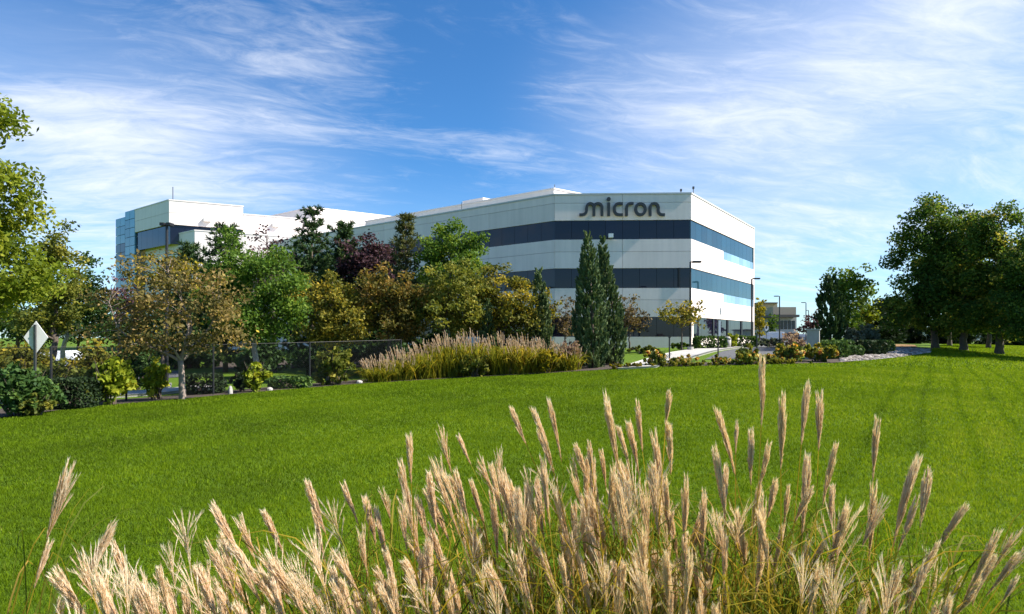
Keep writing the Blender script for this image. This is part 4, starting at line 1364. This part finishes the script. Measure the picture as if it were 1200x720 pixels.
bush('shrub', 'dry pinkish grassy shrub in front of the grey monument', 931, 35, 34, 30, L_pink, leaf_px=2.0, tmean=.55, lai=2.4, up=1.0)
bush('shrub', 'grey green low shrub at the kerb of the driveway', 905, 47, 46, 12, L_silver, leaf_px=2.0, tmean=.1, lai=3)

# stones of the pale bed
n = 1800
ang = rng.uniform(985, 1088, n); f = rng.random(n)
lo = np.interp(ang, [985, 1020, 1055, 1086], [31.4, 32.4, 34.7, 37.3]); hi = np.interp(ang, [985, 1010, 1035, 1066, 1088], [36.5, 39.5, 41.5, 41.5, 40])
dd = lo + (hi - lo) * f; xx = (ang - CX) / F * dd
base = np.array([(math.cos(a) * c, math.sin(a) * c, s) for s, c in ((-.3, .9), (.25, 1), (.75, .6)) for a in np.linspace(0, 6.283, 6, endpoint=False)])
bq = [(i * 6 + j, i * 6 + (j + 1) % 6, i * 6 + 6 + (j + 1) % 6, i * 6 + 6 + j) for i in range(2) for j in range(6)] + [(12, 13, 14, 15), (12, 15, 16, 17)]
r = rng.uniform(.05, .13, n)
V = base[None] * (r[:, None, None] * rng.uniform(.75, 1.25, (n, 18, 1))) * np.array((1.2, 1, .75)) + np.stack([xx, dd, ground(xx, dd) + .04], 1)[:, None]
q = np.array(bq)[None] + (np.arange(n) * 18)[:, None, None]
setp(mk('river_stones', V.reshape(-1, 3), leafy('stone', [(0, (.12, .10, .085)), (.5, (.26, .23, .20)), (1, (.42, .38, .35))], .0, .85), quads=q.reshape(-1, 4), tint=np.repeat(rng.random(n), 18)),
     'pale rounded stones covering the bed beside the hedges', 'stones', kind='stuff')


# ------------------------------------------------------------------ lawn
def build_lawn():
    Vs, Ts = [], []
    for d0, d1, dens, wid, hgt in ((2.6, 5, 6500, .0032, .045), (5, 8, 4200, .0046, .045), (8, 12, 2400, .007, .046), (12, 18, 1300, .0105, .048), (18, 28, 620, .017, .052), (28, 62, 170, .032, .065)):
        xl, xr = -0.90 * d1 - .3, .92 * d1 + .3
        n = int((xr - xl) * (d1 - d0) * dens)
        x = rng.uniform(xl, xr, n); y = rng.uniform(d0, d1, n)
        px = CX + F * x / y
        # a slightly ragged edge
        m_ = (px > -40) & (px < 1245) & (y < edge_d(px) + .33 + rng.normal(size=n) * .06)
        x, y = x[m_], y[m_]; n = len(x)
        z = ground(x, y)
        a = rng.uniform(0, 6.283, n)
        lean = rng.uniform(.15, .9, n) * hgt
        wn = 0.5 + 0.5 * np.sin(x * 1.7 + 1.3 * np.sin(y * .9)) * np.sin(y * 1.3 + np.sin(x * 1.1))
        clump = np.sin(x * 9.1 + 3 * np.sin(y * 5.3)) * np.sin(y * 8.3 + 3 * np.sin(x * 6.1))
        h = hgt * rng.uniform(.55, 1.2, n) * (1 + .22 * clump)
        w = wid * rng.uniform(.6, 1.3, n)
        ca, sa = np.cos(a), np.sin(a)
        V = np.empty((n, 3, 3))
        b = rng.uniform(0, 6.283, n)
        V[:, 0] = np.stack([x - np.cos(b) * w, y - np.sin(b) * w, z - .005], 1)
        V[:, 1] = np.stack([x + np.cos(b) * w, y + np.sin(b) * w, z - .005], 1)
        V[:, 2] = np.stack([x + ca * lean, y + sa * lean, z + h], 1)
        # mower tracks: bands of blades pressed the other way run up the slope on the right
        big = np.sin(x * .55 + 2 * np.sin(y * .31)) * np.sin(y * .47 + 1.5 * np.sin(x * .38))
        tint = .43 + .20 * (wn - .5) + .11 * big + rng.normal(size=n) * .12 + .14 * clump
        s = (x - .714 * y + 1.3) / .93 + .06 * np.sin(y * .5)
        band = np.exp(-((s - np.round(s)) / .12) ** 2) * (s > -.4) * (s < 4.4)
        tint -= .27 * band * np.clip((y - 5) / 4, 0, 1) * (.85 + .15 * np.sin(y * 1.3 + x))
        h *= 1 - .3 * band
        tint += .12 * np.clip(x / 12, -1, 1)
        dry = rng.random(n) < .008
        tint[dry] = .98
        Vs.append(V.reshape(-1, 3)); Ts.append(np.repeat(tint, 3))
    V = np.concatenate(Vs); T = np.concatenate(Ts)
    t = np.arange(len(V), dtype=np.int32).reshape(-1, 3)
    setp(mk('lawn', V, L_turf, tris=t, tint=np.clip(T, 0, 1)), 'mown green lawn rising gently from the plume grasses to the beds', 'lawn', kind='stuff')


build_lawn()


# ------------------------------------------------------------------ plume grasses
def plume_mesh(kind, seed):
    """one feathery plume along +Z, length 1"""
    r_ = np.random.default_rng(seed)
    V, T, tri = [], [], []

    def hair(p, d, L, w, t):
        s = np.cross(d, r_.normal(size=3)); s /= np.linalg.norm(s) + 1e-9
        i = len(V)
        V.extend([p - s * w, p + s * w, p + d * L]); T.extend([t, t, min(1, t + .2)]); tri.append((i, i + 1, i + 2))
    nr = {'closed': 36, 'loose': 22, 'open': 19}[kind]
    bend = r_.normal() * .06, r_.normal() * .06
    for k in range(nr):
        t0 = r_.uniform(0.0, .5) ** 1.2
        a = r_.uniform(0, 6.283)
        if kind == 'closed': L, sp = r_.uniform(.40, .74), r_.uniform(.02, .078)
        elif kind == 'loose': L, sp = r_.uniform(.4, .62), r_.uniform(.04, .16)
        else: L, sp = r_.uniform(.38, .66), r_.uniform(.06, .46)
        L = min(L, r_.uniform(.90, 1.0) - t0)
        m = 22
        for j in range(m):
            f = j / (m - 1)
            z = t0 + L * f * (1 - (sp * f) ** 2 * .8)
            if z > 1.02: break
            r = sp * (f ** (.75 if kind == 'closed' else 1.3)) * (1 if kind != 'closed' else min(1.0, .12 + z / .42) * (1.0 if z < .8 else 1.0 - 1.3 * (z - .8)))
            p = np.array((math.cos(a) * r + bend[0] * z * z, math.sin(a) * r + bend[1] * z * z, z))
            up = np.array((math.cos(a) * sp * 1.4, math.sin(a) * sp * 1.4, 1.0)); up /= np.linalg.norm(up)
            t = (.25 + .5 * z if kind != 'open' else .62 + .25 * z) + r_.normal() * .14
            w = {'closed': .0068, 'loose': .0062, 'open': .0052}[kind]
            for q in range(3 if kind == 'closed' else 2):
                d = up + r_.normal(size=3) * {'closed': .13, 'loose': .11, 'open': .08}[kind]; d /= np.linalg.norm(d)
                hair(p, d, r_.uniform(.07, .13), w * r_.uniform(.6, 1.2), t)
    # rachis
    for j in range(5):
        z = j * .11
        hair(np.array((bend[0] * z * z, bend[1] * z * z, z)), np.array((0, 0, 1.0)), .16, .008, .0)
    V = np.array(V)
    return raw_mesh('plume', V, tris=tri, tint=np.clip(T, 0, 1))


PM = {k: [plume_mesh(k, 100 * i + j) for j in range(n)] for i, (k, n) in enumerate((('closed', 7), ('loose', 4), ('open', 4)))}
for k in PM:
    for me in PM[k]: me.materials.append(L_plume)


def ribbons(paths, widths):
    """thin flat blades along many paths; one mesh"""
    V, Q = [], []
    o = 0
    for P, w in zip(paths, widths):
        n = len(P)
        T = P[-1] - P[0]
        s = np.cross(T, rng.normal(size=3)); s /= np.linalg.norm(s) + 1e-9
        ww = (w * np.linspace(1, .12, n) ** .7)[:, None]
        V.append(np.stack([P - s * ww, P + s * ww], 1).reshape(-1, 3))
        for i in range(n - 1): Q.append((o + 2 * i, o + 2 * i + 1, o + 2 * i + 3, o + 2 * i + 2))
        o += 2 * n
    return np.concatenate(V), Q


# plumes read from the photograph: tip x, tip y, foot x, foot y, kind
PL = '''82 541 55 632 c|88 552 60 622 l|46 637 40 690 c|133 623 94 690 c|213 588 222 655 o|190 625 205 690 o|247 594 283 655 c|281 601 300 660 l|260 627 283 698 c|233 660 250 715 l|147 684 165 725 l|183 681 206 725 l
133 712 140 760 c|222 709 235 760 l|258 682 272 725 l|70 700 60 760 c|357 568 382 627 c|362 600 382 663 c|385 580 403 645 o|400 568 420 615 c|422 610 432 680 l|432 585 440 640 c|443 600 453 667 c|451 570 458 613 l
477 510 482 567 c|468 542 487 627 c|480 630 520 700 c|513 500 530 557 l|535 512 552 545 c|507 537 530 590 l|503 573 527 637 c|533 557 550 613 c|313 597 333 650 c|280 602 303 653 l|317 647 357 720 c|357 625 383 700 o
393 667 400 715 c|417 685 430 730 o|280 655 310 715 l|347 672 360 730 c|507 693 523 735 c|510 627 530 700 c|490 655 497 715 c|412 705 425 750 c|447 668 455 708 l|300 717 310 760 c|318 690 335 740 c
597 481 617 522 c|630 481 646 541 c|644 469 658 541 c|710 465 728 568 c|706 473 722 533 c|747 470 753 530 c|780 458 780 500 c|783 495 786 557 c|772 507 778 595 c|632 506 650 557 c|672 522 690 568 c|689 518 695 561 c
668 533 680 572 l|704 526 710 572 c|730 502 738 550 c|737 496 749 557 c|582 528 588 588 l|560 533 585 592 l|597 566 621 631 c|629 563 632 603 c|652 572 671 666 c|690 572 710 635 l|714 576 720 631 c|730 576 741 631 c
617 580 628 623 c|761 549 772 627 c|531 557 550 619 c|508 541 539 630 c|620 627 655 689 l|558 611 593 689 c|605 654 625 720 c|508 631 531 693 c|500 646 520 705 c|543 689 562 722 c|562 693 578 722 c|590 615 595 650 c
745 627 757 690 o|741 658 757 720 o|504 697 515 740 c|663 697 671 725 c|769 588 772 630 c|788 600 784 627 c|895 421 892 500 c|916 464 915 551 c|950 451 939 522 c|968 460 959 529 c|1029 489 1023 564 c|844 480 862 560 c
867 496 862 533 c|879 507 880 569 c|895 518 888 578 c|840 529 851 613 c|911 564 899 609 c|804 560 801 649 c|820 604 811 642 c|887 582 890 675 c|869 600 873 675 c|909 618 904 689 c|953 538 940 631 c|967 520 964 595 c
942 569 931 613 c|1022 564 1018 658 c|987 591 967 684 c|978 573 975 620 c|1000 572 975 690 o|990 660 972 730 o|1046 582 1009 644 l|933 640 918 689 c|944 658 938 720 c|840 689 844 725 c|813 667 808 710 l|1051 684 1035 722 c
1024 689 1022 725 c|867 580 862 640 o|1068 534 1051 616 c|1073 545 1046 644 c|1104 555 1078 619 c|1078 585 1052 647 c|1124 588 1091 656 c|1158 618 1134 696 c|1150 678 1120 720 c|1130 677 1103 718 c|1193 616 1162 671 l
1181 647 1155 699 c|1198 640 1172 685 l|1198 675 1172 710 c|1054 682 1044 720 c'''
PL = [q.split() for q in PL.replace('\n', '|').split('|')]
PL = [(float(a), float(b), float(c), float(d_), {'c': 'closed', 'l': 'loose', 'o': 'open'}[k]) for a, b, c, d_, k in PL]
for i in range(150):   # more of the same, standing behind and between in the dense middle
    tx = random.gauss(690, 130) if i % 8 else random.uniform(240, 460)
    if not 90 < tx < 1010: continue
    ty = random.uniform(535, 665) if tx > 460 else random.uniform(625, 690)
    L = random.uniform(45, 80); lean = (tx - 800) / 420 * 24 + random.gauss(0, 6)
    PL.append((tx, ty, tx - lean, ty + L, random.choice(['closed', 'closed', 'closed', 'loose', 'open'])))
for i in range(22):    # low heads at the loose end
    fx = random.uniform(60, 290); fy = random.uniform(705, 765); L = random.uniform(55, 80)
    PL.append((fx - random.uniform(5, 30), fy - L, fx, fy, random.choice(['closed', 'closed', 'loose', 'open'])))
for i in range(90):   # the dense lower growth between them
    fx = random.choice([random.uniform(110, 430), random.uniform(440, 960), random.uniform(440, 960), random.uniform(500, 860), random.uniform(960, 1150)])
    fy = random.uniform(700, 790)
    lean = (fx - 800) / 420 * 30 + random.gauss(0, 9)
    L = random.uniform(55, 85)
    PL.append((fx + lean, fy - L, fx, fy, random.choice(['closed', 'closed', 'closed', 'closed', 'loose', 'open'])))

CL = [(-10, 2.30), (330, 2.20), (470, 2.35), (600, 2.45), (715, 2.55), (830, 2.5), (930, 2.45), (1040, 2.4)]
LAB = {0: 'sparse clump of brownish plume grass standing alone at the lawn', 1: 'low loose clump of plume grass with splayed pale plumes'}
GR = 'tan plume grasses in front of the lawn'
assign = {i: [] for i in range(len(CL))}
for p in PL:
    tx, ty, fx, fy, k = p
    gx = fx + (fx - tx) / max(8, fy - ty) * (980 - fy) * .75
    assign[int(np.argmin([abs(gx - c[0]) for c in CL]))].append(p)
for ci, (cpx, cd) in enumerate(CL):
    cx = X(cpx, cd); gz = g1(cx, cd)
    root = thing('plume_grass', LAB.get(ci, 'dense tall clump of ornamental grass with feathery tan plumes'), 'ornamental grass', (cx, cd, gz), GR)
    paths, wid = [], []
    for tx, ty, fx, fy, kind in assign[ci]:
        dp = cd + random.uniform(-.32, .34) - (.22 if ty > 640 else 0)
        tip = np.array((X(tx, dp + random.uniform(-.03, .03)), dp + random.uniform(-.05, .05), Zp(ty, dp)))
        foot = np.array((X(fx, dp), dp, Zp(fy, dp)))
        v = tip - foot; L = np.linalg.norm(v)
        o = bpy.data.objects.new('plume', random.choice(PM[kind]))
        COL.objects.link(o); o.parent = root
        fat = (random.uniform(.62, .92) if kind == 'closed' else random.uniform(.6, .8)) * (min(1.35, .26 / L) if kind == 'closed' else 1)
        R3 = Vector(v).to_track_quat('Z', 'Y').to_matrix() @ Matrix.Rotation(random.uniform(0, 6.28), 3, 'Z')
        M = Matrix.Translation(Vector(foot - ORG[root])) @ R3.to_4x4() @ Matrix.Diagonal((L * fat, L * fat, L * 1.02, 1))
        o.matrix_local = M
        b = np.array((cx + random.gauss(0, .10), cd + random.gauss(0, .12), gz))
        dirv = v / L
        md = foot - dirv * (foot[2] - gz) * .45
        paths.append(smooth_path([b, md * .6 + (b + foot) / 2 * .4, foot, foot + dirv * L * .3], 5)); wid.append(.0032)
    V, Q = ribbons(paths, wid)
    setp(mk('stems', V, L_blade, root, quads=Q, tint=np.clip(.78 + rng.normal(size=len(V)) * .04, 0, 1)), kind='stuff')
    paths, wid = [], []
    nb = (60, 150, 260, 300, 320, 320, 300, 160)[ci]
    for i in range(nb):
        a = random.uniform(0, 6.283); L = random.uniform(.7, 1.35)
        b = np.array((cx + random.gauss(0, .13), cd + random.gauss(0, .13), gz))
        out = np.array((math.cos(a), math.sin(a), 0)) * random.uniform(.1, .55) * L
        p1 = b + out * .3 + np.array((0, 0, L * .6)); p2 = b + out * .75 + np.array((0, 0, L * random.uniform(.8, 1.0))); p3 = b + out * 1.35 + np.array((0, 0, L * random.uniform(.6, 1.0)))
        paths.append(smooth_path([b, p1, p2, p3], 4)); wid.append(random.uniform(.003, .0062))
    V, Q = ribbons(paths, wid)
    tt = np.repeat([np.clip(random.gauss(.5, .25), 0, 1) for _ in paths], [2 * len(p) for p in paths])
    setp(mk('blades', V, L_blade, root, quads=Q, tint=tt), kind='stuff')


# the bed of pink plumed grasses by the junipers
def small_plume(seed):
    r_ = np.random.default_rng(seed)
    V, tri, T = [], [], []
    for k in range(26):
        z = r_.random() * .8; a = r_.uniform(0, 6.28)
        p = np.array((0, 0, z)); d = np.array((math.cos(a) * .16, math.sin(a) * .16, 1)); d /= np.linalg.norm(d)
        s = np.cross(d, r_.normal(size=3)); s /= np.linalg.norm(s)
        i = len(V); V += [p - s * .035, p + s * .035, p + d * .3]; tri.append((i, i + 1, i + 2)); t = r_.uniform(.2, .9); T += [t, t, t]
    me = raw_mesh('plume', np.array(V), tris=tri, tint=T)
    me.materials.append(L_plume_p)
    return me


SP = [small_plume(900 + k) for k in range(5)]
beds = [(446, 27.2, .95, .85), (470, 27.7, 1.1, 1.2), (497, 28.2, 1.2, 1.55), (524, 28.6, 1.2, 1.9), (552, 28.8, 1.1, 2.0), (584, 28.8, 1.15, 1.75), (612, 28.7, 1.2, 1.65), (638, 28.7, 1.2, 1.4), (664, 28.8, 1.0, 1.1)]
BL = ['outermost low clump of pink plumed grass beside the olive shrub', 'second clump of pink plumed grass counted from the olive shrub', 'third clump of pink plumed grass counted from the olive shrub', 'tall clump of pink plumed grass left of the small juniper, fourth from the olive shrub',
      'tallest clump of pink plumed grass beside the smallest juniper', 'pink plumed grass clump just past the smallest juniper', 'golden clump of pink plumed grass in front of the short juniper', 'orange tinted grass clump near the tall junipers, second from their foot', 'last pinkish grass clump at the foot of the tall junipers']
for i, (px, dd, rad, hh) in enumerate(beds):
    x = X(px, dd); gz = g1(x, dd)
    root = thing('plume_grass', BL[i], 'ornamental grass', (x, dd, gz), 'pink plumed grasses at the lawn edge')
    paths, wid, tt = [], [], []
    for k in range(620):
        a = random.uniform(0, 6.283); L = hh * random.uniform(.5, .86)
        b = np.array((x + random.gauss(0, .25), dd + random.gauss(0, .25), gz))
        out = np.array((math.cos(a), math.sin(a), 0)) * rad * random.uniform(.15, .95)
        paths.append(np.array([b, b + out * .35 + (0, 0, L * .6), b + out * .8 + (0, 0, L * .95), b + out * 1.15 + (0, 0, L * random.uniform(.55, .95))])); wid.append(random.uniform(.012, .02))
        tt.append(np.clip(random.gauss(.42 + (.18 if i in (6, 7) else 0), .2), 0, 1))
    V, Q = ribbons(paths, wid)
    setp(mk('blades', V, L_bed, root, quads=Q, tint=np.repeat(tt, 8)), kind='stuff')
    for k in range(64):
        a = random.uniform(0, 6.283); f = random.random() ** .6
        r = rad * .85 * f
        lean = np.array((math.cos(a) * f * .45 - .12, math.sin(a) * f * .3, 1.0)); lean /= np.linalg.norm(lean)
        base_ = np.array((math.cos(a) * r, math.sin(a) * r, hh * (1 - .30 * f * f) * random.uniform(.70, .98)))
        o = bpy.data.objects.new('plume', SP[k % 5])
        COL.objects.link(o); o.parent = root
        R3 = Vector(lean).to_track_quat('Z', 'Y').to_matrix()
        L = random.uniform(.34, .52)
        o.matrix_local = Matrix.Translation(Vector(base_)) @ R3.to_4x4() @ Matrix.Diagonal((L, L, L, 1))
